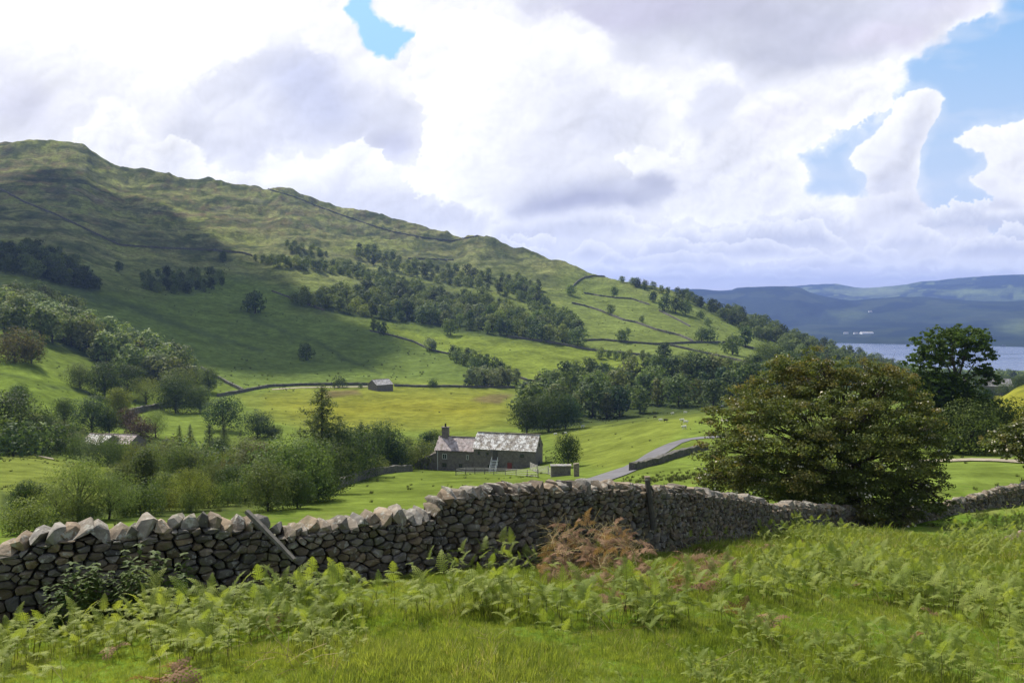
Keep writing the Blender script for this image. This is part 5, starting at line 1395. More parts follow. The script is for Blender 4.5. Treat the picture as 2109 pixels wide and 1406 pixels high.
def gable_building(mb, w, d, he, hr, z0=-1.2, x0=0):
    """walls of a gabled block: front at y=0, ridge along x"""
    v = []
    for x in (x0, x0 + w): v += [(x, 0, z0), (x, d, z0), (x, 0, he), (x, d, he), (x, d / 2, hr)]
    mb.add(v, [(0, 5, 7, 2), (1, 3, 8, 6), (0, 2, 4, 3, 1), (5, 6, 8, 9, 7), (2, 7, 9, 4), (3, 4, 9, 8)])
def slate_roof(root, x0, w, d, he, hr, mat, ov=.22, sw=.42, sh=.36, seed=1, lift=.05):
    """rows of uneven stone slates on both slopes, one stuff part, plus ridge stones"""
    r = random.Random(seed); mb = MB(); tones = []
    for side in (0, 1):
        L = math.hypot(d / 2, hr - he); n = int((L + ov) / sh); ang = math.atan2(hr - he, d / 2)
        for i in range(n + 1):
            u = -ov + i * sh
            x = x0 - ov * .6 + r.uniform(-.2, 0)
            while x < x0 + w + ov * .5:
                ww = sw * r.uniform(.55, 1.5); xe = min(x + ww, x0 + w + ov * .6); hh = sh * r.uniform(1.15, 1.45); j = r.uniform(-.03, .03)
                th = .055; tlt = .035
                def PT(xx, uu, o):
                    y = uu * cos(ang) - sin(ang) * o; z = he + uu * sin(ang) + cos(ang) * o
                    return (xx, y if side == 0 else d - y, z)
                uu1 = min(u + hh, L + .02)
                vs = [PT(x + .015, u + j, lift + tlt), PT(xe - .015, u + j + r.uniform(-.03, .03), lift + tlt), PT(xe - .015, uu1, lift), PT(x + .015, uu1, lift),
                      PT(x + .015, u + j, lift + tlt - th), PT(xe - .015, u + j, lift + tlt - th)]
                mb.add(vs, [(0, 1, 2, 3), (4, 5, 1, 0), (0, 3, 4), (1, 5, 2)]); tones += [r.random()] * 6
                x = xe
    me = mb.mesh('slates', mat); a = me.attributes.new("tone", 'FLOAT', 'POINT'); a.data.foreach_set('value', tones)
    rf = link('roof', me, root, kind='stuff')
    rd = MB(); x = x0 - .1
    while x < x0 + w: ww = r.uniform(.4, .6); rd.box((x + ww / 2, d / 2, hr + .10), (ww - .03, .30, .12), None, .015); x += ww
    link('ridge_stones', rd.mesh('ridge_stones', M_COPE), rf)
    return rf
def window(root, x, z, w, h, frame_mat, y=-.02, bars=True, depth=.12):
    f = MB(); t = .07
    f.box((x, y, z + h / 2 - t / 2), (w, .08, t)); f.box((x, y, z - h / 2 + t / 2), (w, .08, t))
    f.box((x - w / 2 + t / 2, y, z), (t, .08, h - 2 * t)); f.box((x + w / 2 - t / 2, y, z), (t, .08, h - 2 * t))
    if bars: f.box((x, y, z), (.04, .06, h - 2 * t))
    wd = link('window', f.mesh('window', frame_mat), root)
    p = MB(); p.box((x, y + .02, z), (w - .1, .02, h - .1)); link('pane', p.mesh('pane', M_GLASS), wd)
    s = MB(); s.box((x, y - .05, z - h / 2 - .05), (w + .2, .16, .09)); link('sill', s.mesh('sill', M_HSTONE), wd)
    return wd
def build_farm():
    rz = radians(-14)
    D = 172.0
    bx, by = at(975, D); gz = Tz(bx, by)
    def k(px): return D / F * px
    # barn
    barn = thing('stone_barn', "tall stone barn with pale lichened slate roof, red door and white steps", 'barn', (bx, by, gz), (0, 0, rz), scale=1.06)
    W, DP, HE, HR = 12.9, 6.8, 4.75, 7.5
    mb = MB(); gable_building(mb, W, DP, HE, HR); link('wall', mb.mesh('wall', M_HSTONE), barn)
    slate_roof(barn, 0, W, DP, HE, HR, M_SLATE_B, seed=3)
    d = MB(); d.box((7.55, -.03, 1.15), (.95, .1, 2.1)); dr = link('door', d.mesh('door', M_RED), barn, label="dark red plank door")
    h = MB(); h.box((7.9, -.10, 1.1), (.05, .06, .16)); link('handle', h.mesh('handle', M_DARK), dr)
    f = MB()
    f.box((7.55, -.02, 2.28), (1.5, .14, .18)); link('lintel', f.mesh('lintel', M_HSTONE), dr)
    u = MB(); u.box((4.6, -.03, 3.45), (1.0, .1, 1.9)); link('loft_door', u.mesh('loft_door', M_WOOD_D), barn)
    for x, z, w, hh in ((1.1, 3.85, .5, .7), (2.9, 3.8, .6, .6), (10.1, 3.7, .8, .7), (3.2, 1.2, .5, .7)):
        window(barn, x, z, w, hh, M_WOOD_D, bars=False)
    g_ = MB(); g_.box((W + .03, 3.2, 1.1), (.1, 1.4, 2.0)); link('gable_door', g_.mesh('gable_door', M_WOOD_D), barn)
    g_ = MB(); g_.box((W + .03, 3.4, 5.4), (.1, .45, .7)); link('vent', g_.mesh('vent', M_DARK), barn)
    # white outside steps up to the loft
    st = link('steps', None, barn)
    tr = MB()
    for i in range(9): tr.box((4.6, -2.55 + i * .27, .28 + i * .26), (1.15, .30, .06))
    tr.box((4.6, -.35, 2.48), (1.3, .7, .07))
    st.data = None; link('treads', tr.mesh('treads', M_WHITE), st)
    for sx in (-.62, .62):
        r_ = MB()
        r_.tube([(4.6 + sx, -2.7, .1), (4.6 + sx, -.5, 2.3)], .06, 4)
        r_.tube([(4.6 + sx, -2.7, 1.15), (4.6 + sx, -.6, 3.25)], .055, 4)
        for i in range(4): q = i / 3; r_.tube([(4.6 + sx, -2.7 + 2.1 * q, .1 + 2.1 * q), (4.6 + sx, -2.7 + 2.1 * q, 1.2 + 2.1 * q)], .05, 4)
        link('railing', r_.mesh('railing', M_WHITE), st)
    # cottage to the left
    cot = thing('stone_cottage', "lower stone cottage with chimney and pinkish slate roof joined to the barn", 'cottage', (bx, by, gz), (0, 0, rz), scale=1.06)
    W2, D2, HE2, HR2 = 8.3, 6.0, 3.95, 6.35
    mb = MB(); v0 = -W2
    vv = MB(); gable_building(vv, W2 - .01, D2, HE2, HR2, x0=-W2); vv.v = [(x, y + .35, z) for x, y, z in vv.v]; link('wall', vv.mesh('wall', M_HSTONE), cot)
    rf = slate_roof(cot, -W2, W2 - .15, D2, HE2, HR2, M_SLATE_H, seed=4); rf.location.y = .35
    ch = MB(); ch.box((-W2 + 1.15, 3.35, 7.0), (1.35, .95, 2.6), None, .02); ch.box((-W2 + 1.15, 3.35, 8.33), (1.55, 1.15, .14)); cm = link('chimney', ch.mesh('chimney', M_HSTONE), cot)
    pt = MB(); pt.tube([(-W2 + 1.15, 3.35, 8.4), (-W2 + 1.15, 3.35, 9.1)], [.2, .16], 8); link('chimney_pot', pt.mesh('chimney_pot', M_DARK), cm)
    window(cot, -W2 + 1.95, 2.75, .95, 1.05, M_WHITE, y=.33); window(cot, -W2 + 6.9, 2.75, .42, .95, M_WHITE, y=.33, bars=False)
    window(cot, -W2 + 1.9, .95, 1.0, .95, M_WOOD_D, y=.33); window(cot, -W2 + 5.4, 1.0, .8, .8, M_WOOD_D, y=.33)
    pp = MB(); pp.tube([(-W2 + .45, .25, -.2), (-W2 + .45, .25, 3.9)], .06, 6); link('drainpipe', pp.mesh('drainpipe', M_WHITE), cot)
    gt = MB(); gt.box((-W2 / 2, .12, 3.93), (W2 - .1, .12, .1)); link('gutter', gt.mesh('gutter', M_DARK), cot)
    # sloping outhouse wall
    lt = MB(); xa, xb = -W2 - 4.7, -W2
    lt.add([(xa, .5, -1.6), (xb, .5, -1.6), (xb, .5, 3.3), (xa, .5, 1.2), (xa, 3.6, -1.6), (xb, 3.6, -1.6), (xb, 3.6, 3.5), (xa, 3.6, 1.4)], [(0, 1, 2, 3), (5, 4, 7, 6), (4, 0, 3, 7), (1, 5, 6, 2)])
    lo = thing('outhouse', "lean-to stone outhouse with sloping roof against the cottage gable", 'outhouse', (bx, by, gz), (0, 0, rz), scale=1.06); link('wall', lt.mesh('wall', M_HSTONE), lo)
    r_ = MB(); r_.add([(xa - .1, .4, 1.25), (xb, .4, 3.38), (xb, 3.7, 3.58), (xa - .1, 3.7, 1.45), (xa - .1, .4, 1.12), (xb, .4, 3.25), (xb, 3.7, 3.45), (xa - .1, 3.7, 1.32)], [(0, 1, 2, 3), (7, 6, 5, 4), (4, 5, 1, 0), (7, 4, 0, 3), (6, 7, 3, 2)])
    link('roof', r_.mesh('roof', M_SLATE_H), lo)
    # rail fence in front
    fp = [(939,979),(959,976),(978,976),(998,976),(1017,977),(1041,978),(1063,980),(1086,982),(1108,984)]
    P = [hit(x, y, 100) for x, y in fp]
    fn = thing('rail_fence', "pale post and rail fence in front of the barn", 'fence', P[0])
    for i, p in enumerate(P):
        m_ = MB(); hh = 2.3 if i == 0 else 1.3; m_.box((0, 0, hh / 2 - .15), (.13, .13, hh + .3)); link('post', m_.mesh('post', M_WOOD_D if i < 3 else M_WOOD), fn, p - P[0])
    for a, b in zip(P[:-1], P[1:]):
        for z in (.3, .65, 1.0, 1.25):
            m_ = MB(); m_.tube([(0, 0, z), (b - a) + Vector((0, 0, z))], .055, 4); link('rail', m_.mesh('rail', M_RAIL), fn, a - P[0])
    def gate(lbl, a, b, h, n, col=M_WHITE):
        a = hit(*a, 100); b = hit(*b, 100); g2 = thing('field_gate', lbl, 'gate', a); ax = b - a
        for q in (Vector(), ax): m_ = MB(); m_.tube([q - Vector((0, 0, .2)), q + Vector((0, 0, h + .15))], .07, 5); link('post', m_.mesh('post', col), g2)
        for i in range(n): z = .18 + (h - .2) * i / (n - 1); m_ = MB(); m_.tube([Vector((0, 0, z)), ax + Vector((0, 0, z))], .05, 4); link('bar', m_.mesh('bar', col), g2)
        m_ = MB(); m_.tube([Vector((0, 0, .18)), ax + Vector((0, 0, h - .02))], .045, 4); link('brace', m_.mesh('brace', col), g2)
    gate("pale slatted gate at the corner of the barn yard", (1092,966), (1106,973), 1.35, 6, M_RAIL); gate("wide pale gate right of the barn", (1107,974), (1129,976), 1.3, 6, M_RAIL); gate("second wide pale gate beside the stone trough", (1130,977), (1142,980), 1.1, 5, M_RAIL)
    gate("brown wooden gate in the field behind the barn gable", (1124,951), (1143,953), 1.2, 5, M_WOOD_D)
    p = hit(1155, 980, 100); t_ = MB(); t_.box((0, 0, .7), (2.9, 1.1, 1.7), None, .05); o = thing('stone_hut', "low grey stone block beside the gates and the holly", 'hut', p); link('wall', t_.mesh('wall', M_HSTONE), o)
    t_ = MB(); t_.box((0, 0, 1.6), (3.1, 1.3, .14), None, .02); link('roof', t_.mesh('roof', M_SLATE_F), o)
    p = hit(1187, 981, 100); t_ = MB(); t_.box((0, 0, .8), (.7, .6, 2.0), None, .08); thing('gatepost', "stubby pale stone gatepost right of the holly tree", 'gatepost', p, data=t_.mesh('gatepost', M_COPE))
    # field barn on the valley floor
    p = hit(776, 805, 200); fb = thing('field_barn', "small stone field barn with grey roof beside the yellow meadow", 'barn', p, (0, 0, radians(27)))
    mb = MB(); gable_building(mb, 9.4, 8.2, 2.9, 5.2); link('wall', mb.mesh('wall', M_HSTONE), fb)
    slate_roof(fb, 0, 9.4, 8.2, 2.9, 5.2, M_SLATE_F, seed=6, sw=.7, sh=.6)
    fb.rotation_euler.z = radians(41)
    # roofs of the hidden house in the left valley
    for (x, y, w, lb, mt, q) in ((188, 912, 6.5, "left part of a house with a pale roof hidden in the valley trees", M_SLATE_B, .2), (232, 912, 8.5, "low house with pinkish roof hidden in the valley trees", M_SLATE_H, .06)):
        d = px_dir(x, y); R = 205; h_ = math.hypot(d[0], d[1]); X, Y = d[0] / h_ * R, d[1] / h_ * R; z = R * d[2] / h_
        o = thing('house', lb, 'house', (X, Y, z - 3.1), (0, 0, -.15 - q)); mb = MB(); gable_building(mb, w, 6, 3.0, 4.6, x0=-w / 2, z0=-6); link('wall', mb.mesh('wall', M_HSTONE), o); slate_roof(o, -w / 2, w, 6, 3.0, 4.6, mt, seed=int(x))
    # village houses and houses over the lake
    def cottage(px, yb, w, h, roof, wallm, label, dist=None, rz=0.0, hipped=False):
        if dist: d = px_dir(px, yb); h_ = math.hypot(d[0], d[1]); X, Y = d[0] / h_ * dist, d[1] / h_ * dist; p = Vector((X, Y, Tz(X, Y)))
        else: p = hit(px, yb, 300)
        o = thing('house', label, 'house', p, (0, 0, rz)); mb = MB(); gable_building(mb, w, w * .6, h * .6, h, x0=-w / 2, z0=-3); link('wall', mb.mesh('wall', wallm), o)
        r2 = MB(); e = .3; r2.add([(-w / 2 - e, -e, h * .58), (w / 2 + e, -e, h * .58), (w / 2 + e, w * .3, h * 1.03), (-w / 2 - e, w * .3, h * 1.03), (-w / 2 - e, w * .6 + e, h * .58), (w / 2 + e, w * .6 + e, h * .58)], [(0, 1, 2, 3), (3, 2, 5, 4)]); link('roof', r2.mesh('roof', roof), o)
        if w < 30:
            for i in range(3): q = MB(); q.box((-w * .3 + i * w * .3, -.05, h * .33), (w * .1, .12, h * .16)); link('window', q.mesh('window', M_GLASS), o)
    cottage(2072, 776, 9, 8, M_WHITE, M_WHITE, "white rendered house end among the village trees", 560, .2)
    cottage(2056, 788, 16, 9, M_SLATE_F, M_HSTONE, "long grey roofed house left of the white village house", 540, -.2)
    cottage(2002, 772, 15, 8, M_SLATE_B, M_WHITE, "pale roofed house half hidden behind the tall sycamore", 560, .1)
    cottage(1743, 671, 20, 9, M_SLATE_F, M_WHITE, "white house on the far lake shore, leftmost of three", 3900, -.3)
    cottage(1764, 669, 18, 8, M_SLATE_F, M_WHITE, "small white house on the far lake shore between two others", 3900)
    cottage(1788, 669, 50, 10, M_SLATE_F, M_WHITE, "long white building on the far lake shore", 3900)
    cottage(1793, 642, 18, 9, M_SLATE_F, M_WHITE, "white house alone on the far wooded hillside", 4900)
build_farm()

# ------------------------------------------------------------------ boat on the lake
def build_boat():
    m = M_DARK; p = pix3(2069, 713, 1); t = LAKE_Z / p.z; p = p * t
    o = thing('boat', "dark boat on the lake to the right of the sycamore", 'boat', (p.x, p.y, LAKE_Z))
    mb = MB(); L = 14
    sec = []
    for i in range(7):
        x = -L + 2 * L * i / 6; w = 2.6 * (1 - abs(i - 3) ** 2.2 / 14); sec.append([(x, -w, 2.2), (x, -w * .6, -.3), (x, w * .6, -.3), (x, w, 2.2)])
    v = [q for s in sec for q in s]; f = [(i * 4 + k, i * 4 + k + 1, i * 4 + k + 5, i * 4 + k + 4) for i in range(6) for k in range(3)] + [(i * 4 + 3, i * 4, i * 4 + 4, i * 4 + 7) for i in range(6)] + [(0, 1, 2, 3), (27, 26, 25, 24)]
    mb.add(v, f); link('hull', mb.mesh('hull', m), o); c = MB(); c.box((-2, 0, 3.2), (12, 3.6, 2.2)); link('cabin', c.mesh('cabin', mat_plain("boat_cabin", (.2, .2, .22))), o)
build_boat()

# ------------------------------------------------------------------ sheep
def sheep_mesh():
    me = bpy.data.meshes.new("sheep_skin")
    J = [(-.42,0,.62,.20),(-.15,0,.66,.25),(.15,0,.66,.25),(.38,0,.66,.20),(.52,0,.72,.11),(.64,0,.70,.09),(.78,0,.60,.05),
         (-.38,.12,.35,.07),(-.40,.13,.02,.035),(-.38,-.12,.35,.07),(-.40,-.13,.02,.035),(.32,.12,.35,.065),(.33,.13,.02,.032),(.32,-.12,.35,.065),(.33,-.13,.02,.032),(-.56,0,.50,.04),(.62,.10,.76,.025),(.62,-.10,.76,.025)]
    E = [(0,1),(1,2),(2,3),(3,4),(4,5),(5,6),(0,7),(7,8),(0,9),(9,10),(3,11),(11,12),(3,13),(13,14),(0,15),(5,16),(5,17)]
    me.from_pydata([j[:3] for j in J], E, []); o = bpy.data.objects.new("tmp", me); COL.objects.link(o)
    sk = o.modifiers.new("s", 'SKIN'); 
    for i, j in enumerate(J): me.skin_vertices[0].data[i].radius = (j[3], j[3])
    me.skin_vertices[0].data[1].use_root = True
    ss = o.modifiers.new("u", 'SUBSURF'); ss.levels = 1
    dg = bpy.context.evaluated_depsgraph_get(); m2 = bpy.data.meshes.new_from_object(o.evaluated_get(dg)); bpy.data.objects.remove(o)
    return m2
def build_sheep():
    base = sheep_mesh()
    w = mat_plain("sheep_wool", (0.66, 0.64, 0.57), .95, .05, 12, .15, .5, .03); b = mat_plain("dark_wool", (0.05, 0.042, 0.035), .95, .05, 12, .2, .5, .03)
    mw = base; mw.materials.clear(); mw.materials.append(w); md = base.copy(); md.materials.clear(); md.materials.append(b)
    L = [(1144,897,0,1.2,"white sheep nearest the barn roof"),(1165,895,0,1.0,"white sheep beside the dark lamb behind the barn"),(1160,896,1,.9,"dark lamb beside a white sheep behind the barn"),(1200,881,0,1.5,"white sheep on the crest of the sheep field"),
         (1349,862,1,1.3,"left dark sheep high on the sheep field"),(1361,868,0,1.1,"small white sheep between two dark ones"),(1371,869,1,1.3,"right dark sheep high on the sheep field"),(1385,854,0,.9,"small white sheep near the field crest"),(1411,852,0,.9,"white lamb near the field crest"),
         (1405,869,0,1.5,"upper white sheep of the close trio"),(1412,873,0,1.5,"middle white sheep of the close trio"),(1409,884,0,1.5,"lowest white sheep of the close trio"),(1459,851,0,.9,"white sheep near the hawthorn side of the crest"),(1479,850,0,1.0,"white sheep close against the hawthorn leaves"),
         (1463,841,0,.8,"white sheep on the skyline of the field"),(1487,838,0,.9,"last white sheep on the skyline by the hawthorn"),(1450,849,1,.8,"small dark lamb right of the crest"),(1468,858,1,.8,"small dark lamb near the hawthorn"),(1443,875,1,.8,"dark lamb alone in the lower sheep field"),
         (1905,955,0,.0,"")]
    for i, (x, y, dk, s, lb) in enumerate(L):
        if s == 0: continue
        p = hit(x, y, 100); random.seed(i); thing('sheep', lb, 'sheep', p, (0, 0, random.choice([0, 3.1]) + random.uniform(-.5, .5)), "sheep grazing the field beyond the farm", md if dk else mw, .92 + .22 * (s - 1))
build_sheep()
# a rock at the right edge
def build_rock():
    p = hit(2103, 1112, 15); bm = bmesh.new(); random.seed(3)
    for _ in range(22): bm.verts.new(Vector((random.gauss(0, .26), random.gauss(0, .2), random.gauss(0, .15))))
    bmesh.ops.convex_hull(bm, input=bm.verts)
    for v in [v for v in bm.verts if not v.link_faces]: bm.verts.remove(v)
    me = bpy.data.meshes.new("boulder"); bm.to_mesh(me); bm.free(); me.materials.append(mat_stone("pink_boulder", (0.30, 0.20, 0.16), rnd=False))
    thing('boulder', "pinkish boulder in the bracken at the right edge", 'boulder', p + Vector((0, 0, .15)), data=me)
build_rock()
# ------------------------------------------------------------------ foreground plants scattered by geometry nodes
def scatter(name, label, pts, rots, scs, idx, protos, extra=None):
    pc = bpy.data.collections.new(name + "_shapes")
    for i, m in enumerate(protos):
        o = bpy.data.objects.new("%s_shape_%02d" % (name, i), m); pc.objects.link(o)
    n = len(pts)
    me = bpy.data.meshes.new(name); me.vertices.add(n); me.vertices.foreach_set('co', np.asarray(pts, np.float32).ravel())
    def at_(k, t, dat, f):
        a = me.attributes.new(k, t, 'POINT'); a.data.foreach_set(f, np.asarray(dat).ravel())
    at_('rot', 'FLOAT_VECTOR', np.asarray(rots, np.float32), 'vector'); at_('scl', 'FLOAT', np.asarray(scs, np.float32), 'value'); at_('idx', 'INT', np.asarray(idx, np.int32), 'value')
    at_('tone', 'FLOAT', rng.random(n).astype(np.float32) if extra is None else np.asarray(extra, np.float32), 'value')
    o = link(name, me, kind='stuff', label=label)
    ng = bpy.data.node_groups.new(name, 'GeometryNodeTree'); ng.interface.new_socket('Geometry', in_out='INPUT', socket_type='NodeSocketGeometry'); ng.interface.new_socket('Geometry', in_out='OUTPUT', socket_type='NodeSocketGeometry')
    N = ng.nodes; Lk = ng.links
    gi = N.new('NodeGroupInput'); go = N.new('NodeGroupOutput'); ip = N.new('GeometryNodeInstanceOnPoints'); ci = N.new('GeometryNodeCollectionInfo')
    ci.inputs['Collection'].default_value = pc; ci.inputs['Separate Children'].default_value = True; ci.inputs['Reset Children'].default_value = True
    def na(k, t): q = N.new('GeometryNodeInputNamedAttribute'); q.data_type = t; q.inputs['Name'].default_value = k; return q.outputs['Attribute']
    Lk.new(gi.outputs[0], ip.inputs['Points']); Lk.new(ci.outputs[0], ip.inputs['Instance']); ip.inputs['Pick Instance'].default_value = True
    Lk.new(na('idx', 'INT'), ip.inputs['Instance Index'])
    e2r = N.new('FunctionNodeEulerToRotation'); Lk.new(na('rot', 'FLOAT_VECTOR'), e2r.inputs[0]); Lk.new(e2r.outputs[0], ip.inputs['Rotation'])
    Lk.new(na('scl', 'FLOAT'), ip.inputs['Scale']); Lk.new(ip.outputs[0], go.inputs[0])
    md = o.modifiers.new("scatter", 'NODES'); md.node_group = ng
    return o

def mat_frond(name, c0, c1, trans, rough=.45, spec=.4):
    m, g, out = material(name)
    tn = attr(g, "tone", 'INSTANCER', 'Fac'); n = g.noise(worldco(g), .55, 3, .6); n2 = g.noise(worldco(g), 9, 2)
    t = g.m('ADD', g.m('MULTIPLY', tn, .6), g.mr(n, .35, .65, -.1, .5))
    c = g.mix(g.m('MINIMUM', t, 1.0), c0, c1); c = g.vm('SCALE', c, sc=g.mr(n2, .3, .7, .8, 1.2))
    p = principled(g, c, rough, spec); tr = g.node('ShaderNodeBsdfTranslucent'); g.put(tr.inputs[0], g.vm('MULTIPLY', c, (1.25, 1.25, .60)))
    mx = g.node('ShaderNodeMixShader'); mx.inputs[0].default_value = trans
    g.l.new(p, mx.inputs[1]); g.l.new(tr.outputs[0], mx.inputs[2]); g.l.new(mx.outputs[0], out.inputs[0]); return m
M_FERN = mat_frond("bracken_green", (0.175, 0.235, 0.042), (0.310, 0.345, 0.080), .44, .6, .18)
M_STEM = mat_plain("bracken_stem", (0.085, 0.080, 0.030), .8, .2, 9, .3, 0)
M_DEAD = mat_frond("bracken_dead", (0.16, 0.080, 0.045), (0.34, 0.22, 0.14), .3, .8, .1)
M_NETTLE = mat_frond("nettle_green", (0.055, 0.095, 0.022), (0.115, 0.160, 0.036), .35, .6, .15)
M_GRASS = mat_frond("turf_green", (0.145, 0.210, 0.030), (0.300, 0.330, 0.072), .50, .6, .12)
M_STRAW = mat_frond("straw", (0.30, 0.26, 0.12), (0.50, 0.42, 0.24), .4, .7, .1)

def blade(mb, pts_fn, n, L, rnd, lean, droop, w0, teeth=6):
    """a bracken blade: leaflets on both sides of a drooping midrib"""
    pass
def frond_proto(seed, H, L, mat_leaf_, npin=13, teeth=5, curl=0.0):
    r = random.Random(seed); mb = MB()
    stem_top = Vector((r.uniform(-.03, .03), 0, H)); 
    mb.cur = 1; mb.tube([(0, 0, -.03), (r.uniform(-.015, .015), 0, H * .5), stem_top], [.005, .004, .003], 3, False); mb.cur = 0
    def rachis(o, az, up, length, droop, n=9):
        P = [o.copy()]; d = Vector((cos(az) * cos(up), sin(az) * cos(up), sin(up))); st = length / n
        for i in range(n):
            P.append(P[-1] + d * st); d = (d + Vector((0, 0, -droop / n))).normalized()
        return P
    def blade_(o, az, up, length, width, droop, npn, tth):
        P = rachis(o, az, up, length, droop)
        mb.cur = 1; mb.tube([P[0], P[4], P[-1]], [.0026, .0018, .0008], 3, False); mb.cur = 0
        for i in range(npn):
            t = (i + .6) / npn; f = t * (len(P) - 1); k = min(int(f), len(P) - 2); a = P[k].lerp(P[k + 1], f - k); d = (P[k + 1] - P[k]).normalized()
            side = d.cross(Vector((0, 0, 1))).normalized(); up_ = side.cross(d).normalized()
            wl = width * (1 - t) ** .8 * (0.55 + .45 * min(1, t * 5)) * r.uniform(.88, 1.1) + .006
            for sgn in (-1, 1):
                dirp = (side * sgn + d * .38 + up_ * r.uniform(-.12, .22)).normalized(); wn = d - dirp * d.dot(dirp); wn.normalize()
                nt = max(2, int(tth * wl / width + .5)); tw = length / npn * .62
                for q in range(nt):
                    u0 = q / nt; u1 = (q + 1.0) / nt; b0 = a + dirp * wl * u0; b1 = a + dirp * wl * u1 - up_ * wl * .10 * u1 * u1; ww = tw * (1 - u0) ** .7 + .003
                    c1 = a + dirp * wl * (u0 + .62 / nt) + wn * ww - up_ * .004; c2 = a + dirp * wl * (u0 + .62 / nt) - wn * ww - up_ * .004
                    mb.add([b0, c1, b1, c2], [(0, 1, 2), (0, 2, 3)])
    az = r.uniform(-.3, .3)
    blade_(stem_top, az, 1.0 - curl, L, L * .36, 1.5 + curl, npin, teeth)
    for s in (-1, 1):
        blade_(stem_top - Vector((0, 0, .02)), az + s * 1.45, .55, L * .62, L * .20, 1.3, max(6, npin - 5), max(3, teeth - 2))
    return mb.mesh("frond", [mat_leaf_, M_STEM])
def nettle_proto(seed):
    r = random.Random(seed); mb = MB(); H = r.uniform(.6, .85); top = Vector((r.uniform(-.08, .08), r.uniform(-.08, .08), H))
    mb.cur = 1; mb.tube([(0, 0, 0), top * .5, top], [.005, .004, .002], 3, False); mb.cur = 0
    for i in range(11):
        t = .18 + .82 * i / 10; c = top * t; a0 = i * 1.57 + r.uniform(-.3, .3); L = .105 * (1 - .55 * t) + .02
        for k in range(2 if t < .95 else 4):
            a = a0 + k * (pi if t < .95 else pi / 2); d = Vector((cos(a), sin(a), r.uniform(-.3, .35))); s = Vector((-sin(a), cos(a), 0)) * L * .42
            mb.add([c, c + d * L * .4 + s, c + d * L * 1.15 - Vector((0, 0, L * .35)), c + d * L * .4 - s], [(0, 1, 2), (0, 2, 3)])
    return mb.mesh("nettle", [M_NETTLE, M_STEM])
def tuft_proto(seed, nb, h, spread, mat, w=.004):
    r = random.Random(seed); mb = MB()
    for _ in range(nb):
        a = r.uniform(0, 6.28); d = r.random() ** .6 * spread; b = Vector((cos(a) * d, sin(a) * d, -.01)); hh = h * r.uniform(.5, 1.2); le = r.uniform(.1, .8) * hh
        a2 = a + r.uniform(-1, 1); tip = b + Vector((cos(a2) * le, sin(a2) * le, hh)); mid = b.lerp(tip, .5) + Vector((0, 0, hh * .15)); s = Vector((-sin(a2 + .4), cos(a2 + .4), 0)) * w
        mb.add([b - s, b + s, mid + s * .8, mid - s * .8, tip], [(0, 1, 2, 3), (3, 2, 4)])
    return mb.mesh("tuft", mat)
def straw_proto(seed):
    r = random.Random(seed); mb = MB()
    for _ in range(7):
        a = r.uniform(0, 6.28); L = r.uniform(.2, .6); b = Vector((r.uniform(-.1, .1), r.uniform(-.1, .1), .02)); t = b + Vector((cos(a) * L, sin(a) * L, r.uniform(.02, .28)))
        mb.tube([b, b.lerp(t, .5) + Vector((0, 0, .04)), t], .0035, 3, False)
    return mb.mesh("straw", M_STRAW)

def wall_front(x, y):
    """True where the spot lies on the camera's side of the stone walls"""
    px = CX + F * x / np.maximum(y, .1)
    kx = [-400,-140,0,400,800,884,1000,1100,1200,1285,1340,1400,1480,1578,1640,1700,1800,1900,2000,2109,2200,2500]
    kd = [9.4,9.7,10.0,11.05,12.6,13.1,13.8,14.6,15.6,16.6,17.6,19.0,21.6,26.2,29.3,31,33.5,36.5,40.2,44.5,48,58]
    return y < np.interp(px, kx, kd) - .62

def field_points(n, rmax, seed, power=1.0):
    rg = np.random.default_rng(seed); th = rg.uniform(-radians(36), radians(36), n); u = rg.random(n)
    r = (4.6 ** (2 - power) + u * (rmax ** (2 - power) - 4.6 ** (2 - power))) ** (1 / (2 - power)) if power != 2 else 4.6 * (rmax / 4.6) ** u
    x, y = r * np.sin(th), r * np.cos(th); ok = wall_front(x, y); x, y = x[ok], y[ok]; return x, y, T(x, y)

FERN_DENSE = [
 ([(-60,1330),(150,1322),(330,1296),(480,1284),(640,1262),(760,1250),(850,1252),(1000,1248),(1100,1240),(1230,1240),(1300,1255),(1440,1285),(1400,1302),(1130,1292),(900,1280),(760,1275),(740,1300),(620,1312),(480,1335),(350,1355),(120,1350),(0,1400),(-60,1420)], 1.0),
 ([(600,1330),(640,1310),(740,1310),(745,1365),(640,1378)], .8), ([(320,1350),(400,1320),(490,1330),(480,1400),(330,1420)], .8),
 ([(900,1150),(1000,1135),(1090,1130),(1160,1120),(1180,1160),(1080,1190),(940,1190)], .25),
 ([(1130,1110),(1180,1095),(1300,1095),(1290,1130),(1180,1150)], .6),
 ([(1340,1095),(1420,1090),(1560,1085),(1700,1095),(1790,1120),(1850,1150),(1790,1165),(1640,1120),(1480,1125),(1340,1130)], 1.0),
 ([(1480,1190),(1640,1160),(1760,1160),(1900,1170),(2000,1165),(2170,1150),(2170,1290),(1960,1290),(1880,1265),(1640,1250),(1500,1225)], .85),
 ([(1940,1100),(2050,1075),(2170,1060),(2170,1140),(2000,1140)], .8), ([(1800,1120),(1960,1110),(2000,1150),(1850,1165)], .6),
 ([(1400,1340),(1480,1290),(1580,1310),(1650,1360),(1640,1440),(1420,1440)], .95), ([(1670,1340),(1730,1310),(1790,1330),(1800,1400),(1690,1410)], .9), ([(1840,1340),(1890,1310),(1980,1330),(2000,1420),(1850,1410)], .9),
 ([(2060,1270),(2170,1240),(2170,1460),(2080,1440)], .8), ([(1310,1190),(1400,1180),(1480,1210),(1420,1240),(1330,1230)], .4), ([(1940,1395),(2109,1375),(2109,1460),(1940,1460)], .5)]
